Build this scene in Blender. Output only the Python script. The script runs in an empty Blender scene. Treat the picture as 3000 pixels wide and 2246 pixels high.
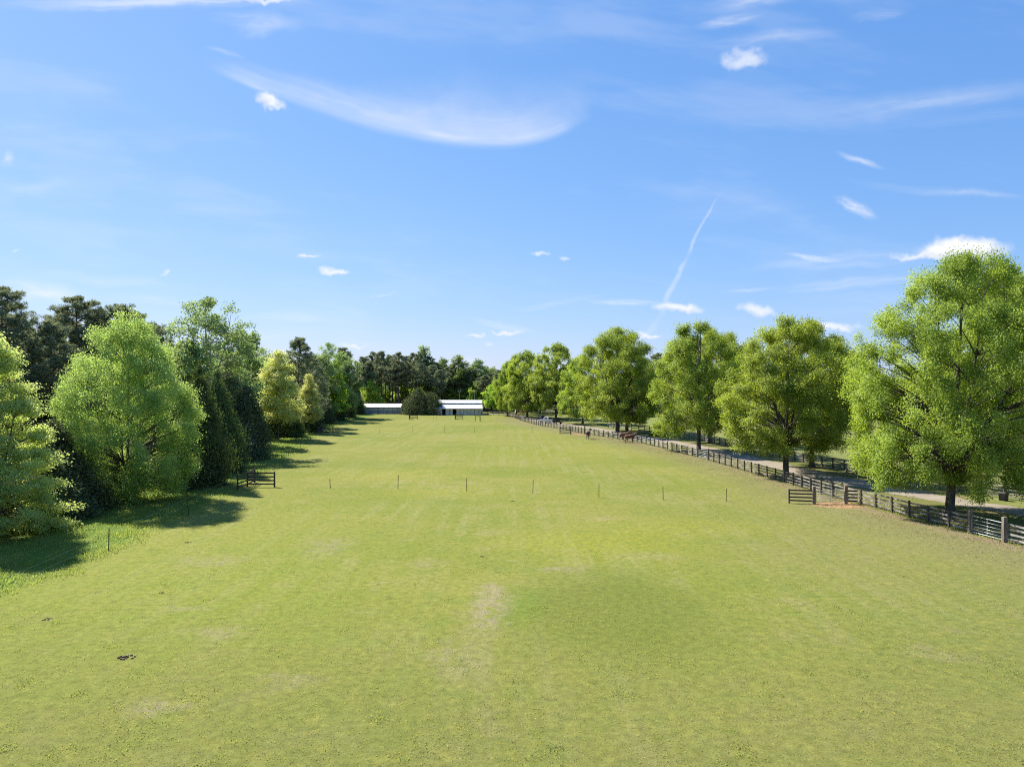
import bpy, math, random
import numpy as np
from mathutils import Vector, Matrix

sc = bpy.context.scene
col = sc.collection

# ------------------------------------------------------------------ camera, sky, sun, exposure
HCAM = 11.7                      # drone height in metres
FPX = 2081.0                     # focal length for a frame 3000 wide
cam = bpy.data.objects.new("camera", bpy.data.cameras.new("camera"))
col.objects.link(cam)
cam.location = (0, 0, HCAM)
cam.rotation_euler = (math.radians(90), 0, 0)
cam.data.sensor_width = 36
cam.data.lens = 36 * FPX / 3000
cam.data.clip_end = 8000
sc.camera = cam

SUN = Vector((-0.72, 0.62, 1.0)).normalized()
SUN_EL = math.asin(SUN.z)
SUN_AZ = math.atan2(SUN.x, SUN.y)
sun = bpy.data.objects.new("sun", bpy.data.lights.new("sun", 'SUN'))
col.objects.link(sun)
sun.data.energy = 5.0
sun.data.angle = math.radians(0.5)
sun.data.color = (1.0, 0.95, 0.86)
sun.rotation_euler = (-SUN).to_track_quat('-Z', 'Y').to_euler()

sc.view_settings.view_transform = 'Standard'
sc.view_settings.look = 'None'
sc.view_settings.exposure = 1.1
sc.view_settings.gamma = 1
sc.view_settings.use_curve_mapping = False
sc.cycles.filter_width = 1.1
sc.cycles.use_denoising = False
sc.cycles.max_bounces = 14
sc.cycles.diffuse_bounces = 7
sc.cycles.transmission_bounces = 8
sc.cycles.transparent_max_bounces = 8
sc.cycles.sample_clamp_indirect = 6


class NT:
    """small helper to write node graphs"""
    def __init__(self, tree):
        self.t = tree

    def n(self, kind, **kw):
        nd = self.t.nodes.new(kind)
        for k, v in kw.items():
            setattr(nd, k, v)
        return nd

    def put(self, sock, v):
        if isinstance(v, bpy.types.NodeSocket):
            self.t.links.new(v, sock)
        elif v is not None:
            sock.default_value = v

    def math(self, op, a, b=None, c=None, clamp=False):
        nd = self.n('ShaderNodeMath', operation=op, use_clamp=clamp)
        self.put(nd.inputs[0], a)
        self.put(nd.inputs[1], b)
        self.put(nd.inputs[2], c)
        return nd.outputs[0]

    def vmath(self, op, a, b=None):
        nd = self.n('ShaderNodeVectorMath', operation=op)
        self.put(nd.inputs[0], a)
        if b is not None:
            self.put(nd.inputs[3 if op == 'SCALE' else 1], b)
        return nd.outputs['Value' if op in ('LENGTH', 'DOT_PRODUCT') else 'Vector']

    def noise(self, vec, scale, detail=4, rough=0.55, dist=0.0, color=False):
        nd = self.n('ShaderNodeTexNoise')
        self.put(nd.inputs['Vector'], vec)
        nd.inputs['Scale'].default_value = scale
        nd.inputs['Detail'].default_value = detail
        nd.inputs['Roughness'].default_value = rough
        nd.inputs['Distortion'].default_value = dist
        return nd.outputs['Color' if color else 'Fac']

    def ramp(self, v, a, b, c=0.0, d=1.0, smooth=True):
        nd = self.n('ShaderNodeMapRange', interpolation_type='SMOOTHSTEP' if smooth else 'LINEAR')
        self.put(nd.inputs['Value'], v)
        nd.inputs['From Min'].default_value = a
        nd.inputs['From Max'].default_value = b
        nd.inputs['To Min'].default_value = c
        nd.inputs['To Max'].default_value = d
        return nd.outputs['Result']

    def mix(self, f, a, b, mode='MIX'):
        nd = self.n('ShaderNodeMix', data_type='RGBA', blend_type=mode)
        self.put(nd.inputs[0], f)
        self.put(nd.inputs[6], a if isinstance(a, bpy.types.NodeSocket) else (*a, 1))
        self.put(nd.inputs[7], b if isinstance(b, bpy.types.NodeSocket) else (*b, 1))
        return nd.outputs[2]

    def local(self, vec, loc, rot, scale):
        """coordinates in which the ellipse at loc with half axes scale is the unit circle"""
        nd = self.n('ShaderNodeMapping', vector_type='TEXTURE')
        self.put(nd.inputs['Vector'], vec)
        nd.inputs['Location'].default_value = loc
        nd.inputs['Rotation'].default_value = (0, 0, rot)
        nd.inputs['Scale'].default_value = scale
        return nd.outputs[0]

    def sep(self, v):
        nd = self.n('ShaderNodeSeparateXYZ')
        self.put(nd.inputs[0], v)
        return nd.outputs

    def comb(self, x, y, z=0.0):
        nd = self.n('ShaderNodeCombineXYZ')
        for i, v in enumerate((x, y, z)):
            self.put(nd.inputs[i], v)
        return nd.outputs[0]


def fbm(x, y, scale, octaves=5, gain=.55, seed=0):
    """smooth value noise summed over octaves, about 0..1"""
    out = np.zeros_like(x)
    amp, tot = 1.0, 0.0
    for o in range(octaves):
        rs = np.random.RandomState(seed * 101 + o)
        tab = rs.rand(256, 256)
        a, b = x * scale * 2 ** o + 17.3 * o, y * scale * 2 ** o + 5.1 * o
        i, j = np.floor(a).astype(int), np.floor(b).astype(int)
        fx, fy = a - i, b - j
        fx, fy = fx * fx * (3 - 2 * fx), fy * fy * (3 - 2 * fy)
        g = lambda p, q: tab[p % 256, q % 256]
        out += amp * ((g(i, j) * (1 - fx) + g(i + 1, j) * fx) * (1 - fy) + (g(i, j + 1) * (1 - fx) + g(i + 1, j + 1) * fx) * fy)
        tot += amp
        amp *= gain
    return out / tot


def sstep(v, a, b):
    t = np.clip((v - a) / (b - a), 0, 1)
    return t * t * (3 - 2 * t)


SKY_U, SKY_V = (-.82, .82), (-.01, .62)


def cloud_cover():
    """how much cloud stands in each direction ahead: rows of tan(elevation), columns of tan(azimuth)"""
    nx, ny = 1640, 630
    u, v = np.meshgrid(np.linspace(*SKY_U, nx), np.linspace(*SKY_V, ny))
    X, Y = u * FPX + 1500, 1123 - v * FPX
    wx, wy = fbm(u, v, 9, 4, .5, 1) - .5, fbm(u, v, 9, 4, .5, 2) - .5
    fx, fy = fbm(u, v, 55, 5, .6, 3) - .5, fbm(u, v, 55, 5, .6, 4) - .5
    clear = np.ones_like(u)
    shade = np.zeros_like(u)

    def add(m):
        nonlocal clear
        clear = clear * (1 - np.clip(m, 0, 1))
    # small cumulus: (x, y, half width, half height, strength, tilt)
    puffs = [(788, 306, 60, 27, .95, -.4), (2178, 182, 70, 46, .7, .15), (2808, 738, 160, 42, 1.15, .04), (2715, 757, 110, 16, .85, 0),
             (990, 797, 62, 17, .95, 0), (905, 749, 40, 7, .75, 0), (1568, 746, 40, 9, .6, -.1), (1650, 762, 24, 11, .55, 0),
             (1985, 910, 78, 19, .9, -.05), (2215, 912, 85, 27, .75, -.12), (2440, 958, 110, 22, .95, -.06), (1485, 973, 58, 10, .75, 0),
             (1040, 1013, 60, 11, .65, 0), (1390, 985, 36, 8, .65, 0), (1430, 1006, 18, 7, .4, 0), (1890, 990, 45, 15, .8, 0),
             (780, 2, 90, 14, .7, 0), (490, 798, 16, 7, .4, .5), (1120, 865, 40, 5, .2, .1), (40, 735, 22, 5, .35, 0), (2525, 1035, 30, 12, .6, 0)]
    for px, py, rx, ry, k, rot in puffs:
        jx, jy = X + 40 * fx + 30 * wx - px, -(Y + 34 * fy - py)
        c, s = math.cos(rot), math.sin(rot)
        lx, ly = (jx * c + jy * s) / rx, (-jx * s + jy * c) / ry
        ly = np.where(ly < 0, ly * 1.7, ly)
        bump = fbm(u + px, v * 1.4, 1800 / rx, 4, .6, 5)
        r = np.sqrt(lx ** 2 + ly ** 2) + (bump - .5) * 1.1
        body = sstep(r, 1.05, .25)
        shade = np.maximum(shade, body * sstep(ly + (bump - .5), .15, -.75))
        add(k * body * (.72 + .4 * fbm(u, v, 60, 4, .6, 6)))
    # wisps: (x0, y0, x1, y1, half width, strength)
    wisps = [(40, 8, 870, 5, 17, .55), (880, 80, 640, 60, 22, .3), (810, 78, 700, 104, 20, .3), (600, 150, 700, 172, 7, .25),
             (2080, 15, 2330, -5, 22, .36), (2040, 76, 2230, 52, 13, .4), (2080, 135, 2450, 95, 17, .22), (2500, 45, 2640, 25, 12, .24),
             (2400, 335, 3080, 245, 30, .24), (2500, 360, 3080, 330, 16, .12), (2450, 448, 2590, 482, 9, .5), (2460, 582, 2570, 632, 13, .75),
             (2320, 748, 2480, 770, 7, .62), (2200, 790, 2720, 730, 12, .22), (2300, 850, 2720, 812, 13, .34), (2120, 860, 2260, 852, 6, .24),
             (2500, 530, 3000, 590, 10, .2), (0, 835, 250, 880, 24, .5), (100, 810, 500, 826, 12, .32), (300, 870, 620, 880, 12, .22),
             (740, 925, 950, 940, 11, .38), (1380, 932, 1560, 962, 8, .42), (1730, 895, 1920, 893, 7, .5), (0, 455, 30, 460, 20, .35),
             (1500, 900, 1750, 880, 8, .18), (520, 600, 900, 620, 18, .08), (1900, 640, 2300, 600, 26, .1), (200, 530, 0, 560, 20, .12),
             (2650, 770, 2350, 790, 9, .22), (1300, 1065, 1420, 1060, 14, .3), (0, 960, 500, 985, 30, .18), (2300, 900, 3000, 870, 40, .14),
             (2700, 560, 3000, 585, 6, .25), (600, 1000, 900, 985, 16, .16)]
    for x0, y0, x1, y1, wd, k in wisps:
        ln = math.hypot(x1 - x0, y1 - y0)
        c, s = (x1 - x0) / ln, (y1 - y0) / ln
        jx, jy = X + 60 * wx + 14 * fx - (x0 + x1) / 2, Y + 40 * wy + 10 * fy - (y0 + y1) / 2
        t, q = (jx * c + jy * s) / (ln * .6), (-jx * s + jy * c) / wd
        r = t ** 2 + .45 * q ** 2
        st = fbm(t * 1.2 + x0, q * .9, 1.6, 4, .6, 8)
        add(.85 * k * np.exp(-2.2 * r) * sstep(r, 1.6, .6) * (.45 + .7 * sstep(st, .3, .7)))
    # the big cirrus sweep: strands along a curved lower edge, a veil fading upward
    co = np.polyfit([600, 800, 1000, 1200, 1400, 1550, 1700], [195, 280, 350, 406, 427, 417, 368], 4)
    edge = np.polyval(co, X + 30 * wx) + 12 * wy
    h = edge - Y
    span = sstep(X + 60 * wx, 570, 760) * sstep(X + 60 * wy + 40 * fx, 1760, 1540)
    st = fbm(u * 6, h / 55, 1.0, 4, .6, 9)
    wid = np.interp(X, [600, 900, 1300, 1700], [40, 62, 80, 70])
    line = sstep(h, -14, 10) * sstep(h, wid * 1.7, wid * .15) * (.2 + .42 * sstep(st, .3, .7))
    st2 = fbm(u * 5 + h / 700, h / 16 + 3, 1.0, 4, .6, 10)
    st3 = fbm(u * 9 + h / 900, h / 6 + 9, 1.0, 3, .6, 20)
    add(span * line * (.72 + .3 * sstep(st2, .35, .65) + .2 * sstep(st3, .4, .7)) * .85)
    vw = np.interp(X, [700, 1000, 1350, 1700], [60, 120, 240, 170])
    veil = sstep(h, -4, 30) * sstep(h + 40 * fy, vw * 1.1, 0) * np.interp(X, [700, 1000, 1350, 1700], [.1, .24, .36, .34])
    add(span * veil * (.55 + .6 * fbm(u * 1.5 + v, v * 3 - u, 11, 5, .6, 11)))
    # vapour trail, ragged and wide low down, thin high up
    co = np.polyfit([550, 655, 790, 900, 960, 1000], [2122, 2062, 1992, 1945, 1915, 1890], 3)
    cx = np.polyval(co, Y) + np.interp(Y, [600, 1000], [2, 18]) * (fbm(v * 0, v, 30, 3, .5, 12) - .5)
    wid = np.interp(Y, [540, 700, 850, 1000], [3.5, 6, 11, 19])
    r = np.abs(X + 14 * fx - cx) / wid
    gap = sstep(fbm(v * 0 + .3, v, 22, 2, .5, 14), .36, .5) * .85 + .15
    add(.28 * sstep(r, 1.1, .2) * sstep(Y, 545, 575) * sstep(Y, 1000, 950) * gap * (.6 + .7 * fbm(u, v, 70, 3, .6, 15)))
    # faint high veil all over
    add(.13 * sstep(fbm(u * 1.2, v * 5 + u * .6, 2.3, 6, .62, 16), .45, .8))
    m = 1 - clear
    fade = sstep(np.abs(u), .82, .79) * sstep(v, .62, .60)
    return m * fade, shade


def build_sky():
    w = bpy.data.worlds.new("World")
    sc.world = w
    w.use_nodes = True
    T = NT(w.node_tree)
    bg = w.node_tree.nodes['Background']
    sky = T.n('ShaderNodeTexSky', sky_type='NISHITA')
    sky.sun_disc = False
    sky.sun_elevation = SUN_EL
    sky.sun_rotation = SUN_AZ
    sky.air_density = 1.0
    sky.dust_density = 0.3
    sky.ozone_density = 1.5
    sky.altitude = 0
    d = T.n('ShaderNodeTexCoord').outputs['Generated']
    x, y, z = T.sep(d)
    yy = T.math('MAXIMUM', y, 0.05)
    u = T.math('DIVIDE', x, yy)
    v = T.math('DIVIDE', z, yy)
    front = T.math('GREATER_THAN', y, 0.06)
    m, shade = [a.astype(np.float32) for a in cloud_cover()]
    im = bpy.data.images.new('cloud_cover', m.shape[1], m.shape[0], float_buffer=True, is_data=True)
    px = np.ones(m.shape + (4,), np.float32)
    px[..., 0] = m
    px[..., 1] = shade
    im.pixels.foreach_set(px.reshape(-1))
    im.update()
    im.pack()
    tx = T.n('ShaderNodeTexImage', image=im, extension='CLIP', interpolation='Cubic')
    T.put(tx.inputs['Vector'], T.comb(T.ramp(u, *SKY_U, smooth=False), T.ramp(v, *SKY_V, smooth=False), 0))
    sr, sg, sb = T.sep(sky.outputs[0])      # deepen the clear sky the way the drone camera renders it
    base = T.comb(T.math('MULTIPLY', T.math('POWER', sr, .86), .535), T.math('MULTIPLY', T.math('POWER', sg, .60), 1.045), T.math('MULTIPLY', T.math('POWER', sb, .37), 2.35))
    inside = T.math('MULTIPLY', front, T.math('LESS_THAN', T.math('ABSOLUTE', u), .82))
    cm, cs, _ = T.sep(tx.outputs[0])
    mask = T.math('MULTIPLY', cm, inside, clamp=True)
    c = T.mix(mask, base, T.mix(cs, (4.7, 4.75, 4.95), (3.5, 3.7, 4.25)))
    w.node_tree.links.new(c, bg.inputs[0])
    bg.inputs[1].default_value = 0.10


build_sky()


# ------------------------------------------------------------------ small helpers
def G(px, py):
    """ground point seen at a place of the photograph (3000 px wide)"""
    D = HCAM * FPX / (py - 1123.0)
    return Vector(((px - 1500) / FPX * D, D, 0))


def AT(px, D):
    return Vector(((px - 1500) / FPX * D, D, 0))


def ZT(py, D):
    """height of something seen at row py at distance D"""
    return HCAM + (1123.0 - py) / FPX * D


def mat(name, build=None, rough=0.8):
    m = bpy.data.materials.new(name)
    m.use_nodes = True
    T = NT(m.node_tree)
    p = m.node_tree.nodes['Principled BSDF']
    p.inputs['Roughness'].default_value = rough
    p.inputs['Specular IOR Level'].default_value = 0.3
    build(T, p)
    return m


def noisy(name, a, b, scale=6, rough=0.8, lo=.35, hi=.65, bump=0.0, stretch=(1, 1, 1), metal=0.0, c=None, cs=.8):
    def f(T, p):
        pos = T.n('ShaderNodeTexCoord').outputs['Object']
        vec = T.vmath('MULTIPLY', pos, stretch)
        n1 = T.noise(vec, scale, 5, .6)
        colr = T.mix(T.ramp(n1, lo, hi), a, b)
        if c is not None:
            colr = T.mix(T.ramp(T.noise(vec, scale * cs, 3, .6), .5, .62), colr, c)
        T.put(p.inputs['Base Color'], colr)
        p.inputs['Metallic'].default_value = metal
        if bump:
            bp = T.n('ShaderNodeBump')
            bp.inputs['Strength'].default_value = bump
            bp.inputs['Distance'].default_value = .02
            T.put(bp.inputs['Height'], n1)
            T.put(p.inputs['Normal'], bp.outputs[0])
    return mat(name, f, rough)


def leaf_mat(name, dark, light, trans, tfac=.42, hue=.03):
    m = bpy.data.materials.new(name)
    m.use_nodes = True
    t = m.node_tree
    t.nodes.clear()
    T = NT(t)
    out = T.n('ShaderNodeOutputMaterial')
    tone = T.n('ShaderNodeAttribute', attribute_name='tone').outputs['Fac']
    info = T.n('ShaderNodeObjectInfo').outputs['Random']
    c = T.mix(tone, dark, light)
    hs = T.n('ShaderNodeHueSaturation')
    T.put(hs.inputs['Color'], c)
    T.put(hs.inputs['Hue'], T.math('MULTIPLY_ADD', info, hue, .5 - hue / 2))
    T.put(hs.inputs['Value'], T.math('MULTIPLY_ADD', info, .22, .88))
    dif = T.n('ShaderNodeBsdfDiffuse')
    T.put(dif.inputs[0], hs.outputs[0])
    tr = T.n('ShaderNodeBsdfTranslucent')
    tc = T.mix(1.0, T.mix(.35, hs.outputs[0], trans), (1.06, 1.06, .95), 'MULTIPLY')
    T.put(tr.inputs[0], tc)
    mx = T.n('ShaderNodeMixShader')
    mx.inputs[0].default_value = tfac
    t.links.new(dif.outputs[0], mx.inputs[1])
    t.links.new(tr.outputs[0], mx.inputs[2])
    gl = T.n('ShaderNodeBsdfGlossy')
    gl.inputs['Roughness'].default_value = .6
    gl.inputs[0].default_value = (.9, .95, 1, 1)
    m2 = T.n('ShaderNodeMixShader')
    m2.inputs[0].default_value = .02
    t.links.new(mx.outputs[0], m2.inputs[1])
    t.links.new(gl.outputs[0], m2.inputs[2])
    t.links.new(m2.outputs[0], out.inputs[0])
    return m


def tag(o, label=None, cat=None, group=None, kind=None):
    if label:
        o['label'] = label
    if cat:
        o['category'] = cat
    if group:
        o['group'] = group
    if kind:
        o['kind'] = kind
    return o


def empty(name, loc, rz=0.0):
    o = bpy.data.objects.new(name, None)
    col.objects.link(o)
    o.location = loc
    o.rotation_euler = (0, 0, rz)
    o.empty_display_size = .3
    return o


def link(name, me, parent=None):
    o = bpy.data.objects.new(name, me)
    col.objects.link(o)
    if parent is not None:
        o.parent = parent
    return o


def copy_tree(o, parent=None):
    c = o.copy()
    col.objects.link(c)
    if parent is not None:
        c.parent = parent
    for ch in [k for k in bpy.data.objects if k.parent == o]:
        copy_tree(ch, c)
    return c


class MB:
    """collects boxes, bars, tubes and faces into one mesh"""
    def __init__(self):
        self.v = []
        self.f = []

    def face(self, *pts):
        n = len(self.v)
        self.v += [tuple(p) for p in pts]
        self.f.append(tuple(range(n, n + len(pts))))

    def box(self, c, s, rz=0.0, taper=1.0):
        n = len(self.v)
        ca, sa = math.cos(rz), math.sin(rz)
        for dz in (-.5, .5):
            k = taper if dz > 0 else 1
            for dx, dy in ((-.5, -.5), (.5, -.5), (.5, .5), (-.5, .5)):
                x, y = dx * s[0] * k, dy * s[1] * k
                self.v.append((c[0] + x * ca - y * sa, c[1] + x * sa + y * ca, c[2] + dz * s[2]))
        for q in ((0, 3, 2, 1), (4, 5, 6, 7), (0, 1, 5, 4), (1, 2, 6, 5), (2, 3, 7, 6), (3, 0, 4, 7)):
            self.f.append(tuple(n + i for i in q))

    def bar(self, a, b, w, h):
        """a board from a to b, w thick sideways, h tall"""
        a, b = Vector(a), Vector(b)
        d = (b - a).normalized()
        s = d.cross(Vector((0, 0, 1)))
        s = s.normalized() if s.length > 1e-4 else Vector((1, 0, 0))
        t = s.cross(d).normalized()
        n = len(self.v)
        for p in (a, b):
            for i, j in ((-1, -1), (1, -1), (1, 1), (-1, 1)):
                self.v.append(tuple(p + s * (w / 2 * i) + t * (h / 2 * j)))
        for q in ((0, 1, 2, 3), (7, 6, 5, 4), (0, 4, 5, 1), (1, 5, 6, 2), (2, 6, 7, 3), (3, 7, 4, 0)):
            self.f.append(tuple(n + i for i in q))

    def tube(self, pts, rad, sides=6, cap=True):
        pts = [Vector(p) for p in pts]
        if not hasattr(rad, '__len__'):
            rad = [rad] * len(pts)
        n = len(self.v)
        ref = Vector((0.31, 0.17, 0.93)).normalized()
        for i, p in enumerate(pts):
            d = (pts[min(i + 1, len(pts) - 1)] - pts[max(i - 1, 0)])
            d = d.normalized() if d.length > 1e-9 else Vector((0, 0, 1))
            a = d.cross(ref if abs(d.dot(ref)) < .95 else Vector((1, 0, 0))).normalized()
            b = d.cross(a)
            for k in range(sides):
                t = 2 * math.pi * k / sides
                self.v.append(tuple(p + (a * math.cos(t) + b * math.sin(t)) * rad[i]))
        for i in range(len(pts) - 1):
            for k in range(sides):
                q = (k + 1) % sides
                self.f.append((n + i * sides + k, n + i * sides + q, n + (i + 1) * sides + q, n + (i + 1) * sides + k))
        if cap:
            self.f.append(tuple(n + k for k in reversed(range(sides))))
            self.f.append(tuple(n + (len(pts) - 1) * sides + k for k in range(sides)))

    def mesh(self, name, m, smooth=False):
        me = bpy.data.meshes.new(name)
        me.from_pydata(self.v, [], self.f)
        if m is not None:
            me.materials.append(m)
        if smooth:
            me.polygons.foreach_set('use_smooth', [True] * len(me.polygons))
        me.update()
        return me

    def build(self, name, m, parent=None, smooth=False):
        return link(name, self.mesh(name, m, smooth), parent)


def quad_mesh(name, V, tone, m):
    """V: (n,4,3) corner array, one quad per row, tone: (n,)"""
    n = len(V)
    me = bpy.data.meshes.new(name)
    me.vertices.add(n * 4)
    me.vertices.foreach_set('co', V.reshape(-1).astype(np.float32))
    me.loops.add(n * 4)
    me.loops.foreach_set('vertex_index', np.arange(n * 4, dtype=np.int32))
    me.polygons.add(n)
    me.polygons.foreach_set('loop_start', np.arange(0, n * 4, 4, dtype=np.int32))
    me.materials.append(m)
    at = me.attributes.new('tone', 'FLOAT', 'FACE')
    at.data.foreach_set('value', np.clip(tone, 0, 1).astype(np.float32))
    me.update(calc_edges=True)
    return me


def unit(a):
    return a / np.maximum(np.linalg.norm(a, axis=-1, keepdims=True), 1e-9)


def leaves(rng, pos, nrm, axis, length, width):
    """rhombic leaves at pos, facing nrm, long axis along axis"""
    nrm = unit(nrm)
    ax = axis - nrm * (axis * nrm).sum(1, keepdims=True)
    ax = unit(ax)
    side = np.cross(nrm, ax)
    L = length[:, None]
    W = width[:, None]
    fold = nrm * (W * .25)
    return np.stack([pos - ax * L * .5, pos + side * W * .5 + ax * L * .05 + fold, pos + ax * L * .5, pos - side * W * .5 + ax * L * .05 + fold], 1)


# ------------------------------------------------------------------ trees
BARK = noisy('bark', (.055, .045, .036), (.13, .11, .09), 5, .9, bump=.5, stretch=(1, 1, .25))
BARK_PALE = noisy('pale_bark', (.16, .14, .12), (.34, .31, .28), 4, .9, bump=.4, stretch=(1, 1, .3))
BARK_PINE = noisy('pine_bark', (.05, .036, .028), (.13, .095, .075), 4, .9, bump=.5, stretch=(1, 1, .3))
BARK_DEAD = noisy('dead_wood', (.2, .19, .18), (.38, .36, .34), 5, .9)


def lobes(rng, n=5):
    a = rng.uniform(-1, 1, n)
    ph = rng.uniform(0, 6.283, n)
    ft = rng.uniform(.6, 2.2, n)
    def f(az, t):
        s = 0
        for k in range(n):
            s = s + a[k] * np.sin((k + 1) * az + ph[k] + ft[k] * 6 * t) / (k + 1) ** .6
        return s
    return f


def grow(rng, H, zb, R, prof, boughs, br, subs, lps, ll, lw, leaders=4, trunk_r=.3, fork=.2, lobe=.16, inner=.45,
         flat=.75, up=.55, droop=0., twig=.03, sub_r=.42, bare=0.0, m_leaf=None, m_bark=None, tone_top=0.0, out=.45, name='tree', hang=0.0, zatt=0.8):
    """broadleaf tree: leaders, boughs and leaf tufts inside an uneven crown outline"""
    F = lobes(rng)
    # boughs
    C = []
    az0 = rng.uniform(0, 6.28)
    for i in range(boughs):
        while True:
            t = rng.random()
            if rng.random() < prof(t) * .9 + .1:
                break
        az = az0 + i * 2.39996 + rng.normal(0, .3)
        fr = (inner + (1 - inner) * rng.random() ** .55) if rng.random() < .86 else rng.uniform(.05, inner)
        r = R * prof(t) * (1 + lobe * F(az, t)) * fr
        z = zb + t * (H - zb)
        C.append((r * math.cos(az), r * math.sin(az), z - droop * r))
    C.append((rng.normal(0, .2), rng.normal(0, .2), H - br * .6))
    C = np.array(C)
    tr = MB()
    # leaders
    zf = zb + fork * (H - zb)
    lead = []
    top = Vector((rng.normal(0, .02) * H, rng.normal(0, .02) * H, H * .93))
    def curve(a, b, c, n):
        a, b, c = np.array(a), np.array(b), np.array(c)
        return [tuple((1 - t) ** 2 * a + 2 * t * (1 - t) * b + t * t * c) for t in np.linspace(0, 1, n)]
    base = [(0, 0, -.15), (0, 0, .25)]
    pts = base + curve((0, 0, .6), (rng.normal(0, .2), rng.normal(0, .2), zf), top, 9)
    rad = [trunk_r * 1.55, trunk_r * 1.25] + list(np.linspace(trunk_r, trunk_r * .12, 9))
    tr.tube(pts, rad, 9)
    lead.append((np.array(pts[2:]), np.array(rad[2:])))
    for k in range(leaders - 1):
        az = az0 + 6.283 * k / (leaders - 1) + rng.normal(0, .3)
        zs = max(zatt, zf * rng.uniform(.55, 1.05))
        q = R * rng.uniform(.3, .55)
        ze = zb + (H - zb) * rng.uniform(.55, .88)
        e = (q * math.cos(az), q * math.sin(az), ze)
        m = (q * .75 * math.cos(az), q * .75 * math.sin(az), zs + (ze - zs) * .38)
        pts = curve((0, 0, zs), m, e, 8)
        rad = np.linspace(trunk_r * .55, trunk_r * .1, 8)
        tr.tube(pts, rad, 6)
        lead.append((np.array(pts), rad))
    LP = np.concatenate([l[0] for l in lead])
    LR = np.concatenate([l[1] for l in lead])
    pos, nrm, axs, tone = [], [], [], []
    low = LP[:, 2] < zatt
    for c in C:
        d = LP - c
        hd = np.hypot(d[:, 0], d[:, 1])
        cost = np.linalg.norm(d, axis=1) + 3.0 * np.maximum(0, np.maximum(d[:, 2], zatt - c[2] + 1e-3 if c[2] < zatt + 1.5 else d[:, 2]) + .35 * hd - (0 if c[2] > zatt + 1.5 else 9)) + 60 * low
        j = int(cost.argmin())
        a = LP[j]
        r0 = min(LR[j] * .6, .013 * np.linalg.norm(c - a) + .02)
        mid = (a + c) / 2 + np.array((0, 0, .12 * np.linalg.norm(c - a))) + rng.normal(0, .15, 3)
        tr.tube(curve(a, mid, c, 5), np.linspace(max(r0, .03), .018, 5), 5, cap=False)
        bs = br * rng.uniform(.7, 1.25)
        bt = rng.normal(.5, .21)
        for s in range(subs):
            o = rng.normal(0, 1, 3)
            o = o / np.linalg.norm(o) * rng.random() ** .4
            o[2] = o[2] * flat + .12
            sc_ = c + o * bs
            if rng.random() < .35:
                tr.tube([tuple(c), tuple((c + sc_) / 2 + rng.normal(0, .06, 3)), tuple(sc_)], [twig * .6, twig * .4, twig * .2], 3, cap=False)
            if rng.random() < bare:
                continue
            n = max(3, int(lps * rng.uniform(.6, 1.4)))
            p = rng.normal(0, 1, (n, 3)) * sub_r * rng.uniform(.7, 1.25)
            p[:, 2] *= flat
            p[:, 2] -= hang * np.abs(p[:, 0])
            outw = np.tile(np.array((sc_[0], sc_[1], 0.)) / (math.hypot(sc_[0], sc_[1]) + .01), (n, 1))
            pos.append(sc_ + p)
            nrm.append(np.array((0, 0, up)) + outw * out + rng.normal(0, .42, (n, 3)))
            axs.append(outw * .6 + unit(p) * .7 + rng.normal(0, .45, (n, 3)) + np.array((0, 0, -.15)))
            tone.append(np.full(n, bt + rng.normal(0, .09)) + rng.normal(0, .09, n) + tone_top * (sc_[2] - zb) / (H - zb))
    pos = np.concatenate(pos)
    nrm = np.concatenate(nrm)
    axs = np.concatenate(axs)
    tone = np.concatenate(tone)
    k = rng.uniform(.7, 1.3, len(pos))
    pos[:, 2] = np.maximum(pos[:, 2], .15)
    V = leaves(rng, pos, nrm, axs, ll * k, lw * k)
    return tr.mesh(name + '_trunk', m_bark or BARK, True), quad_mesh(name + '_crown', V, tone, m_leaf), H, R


def conifer_cone(rng, H, R, n_spray, ll, lw, m_leaf, power=.8, rough=.14, name='cedar', shag=0.0, zb=.1):
    """dense evergreen cone of upswept sprays"""
    F = lobes(rng, 7)
    tr = MB()
    tr.tube([(0, 0, -.1), (0, 0, .4), (0, 0, H * .5), (0, 0, H * .96)], [R * .07 + .05, R * .06 + .04, R * .03 + .02, .02], 7)
    nb = int(n_spray / 60)
    t = 1 - np.sqrt(rng.random(nb))
    t = np.clip(t * 1.02, 0, .99)
    az = rng.uniform(0, 6.283, nb)
    prof = (1 - t) ** power * np.minimum(1, .72 + t * 3)
    r = R * prof * (1 + rough * F(az, t * 1.6)) * (1 - .35 * rng.random(nb) ** 2)
    bl = np.stack([r * np.cos(az), r * np.sin(az), zb + t * (H - zb) * .97], 1)
    for b in bl[rng.integers(0, nb, 70)]:
        tr.tube([(0, 0, max(.2, b[2] - .3 * math.hypot(b[0], b[1]))), tuple(b * .96)], [.035, .012], 4, cap=False)
    k = rng.integers(0, nb, n_spray)
    size = .16 * R * (.35 + prof[k])
    pos = bl[k] + rng.normal(0, 1, (n_spray, 3)) * size[:, None] * np.array((1, 1, 1.15))
    outw = unit(np.stack([pos[:, 0], pos[:, 1], np.zeros(n_spray)], 1) + 1e-6)
    nrm = outw * .8 + rng.normal(0, .5, (n_spray, 3)) + np.array((0, 0, .25))
    ax = outw * (.55 + shag) + np.array((0, 0, .8 - shag)) + rng.normal(0, .4, (n_spray, 3))
    pos[:, 2] = np.maximum(pos[:, 2], .12)
    tone = rng.normal(.5, .16, nb)[k] + rng.normal(0, .15, n_spray)
    s = rng.uniform(.65, 1.35, n_spray)
    V = leaves(rng, pos, nrm, ax, ll * s, lw * s)
    return tr.mesh(name + '_trunk', BARK, True), quad_mesh(name + '_crown', V, tone, m_leaf), H, R


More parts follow.
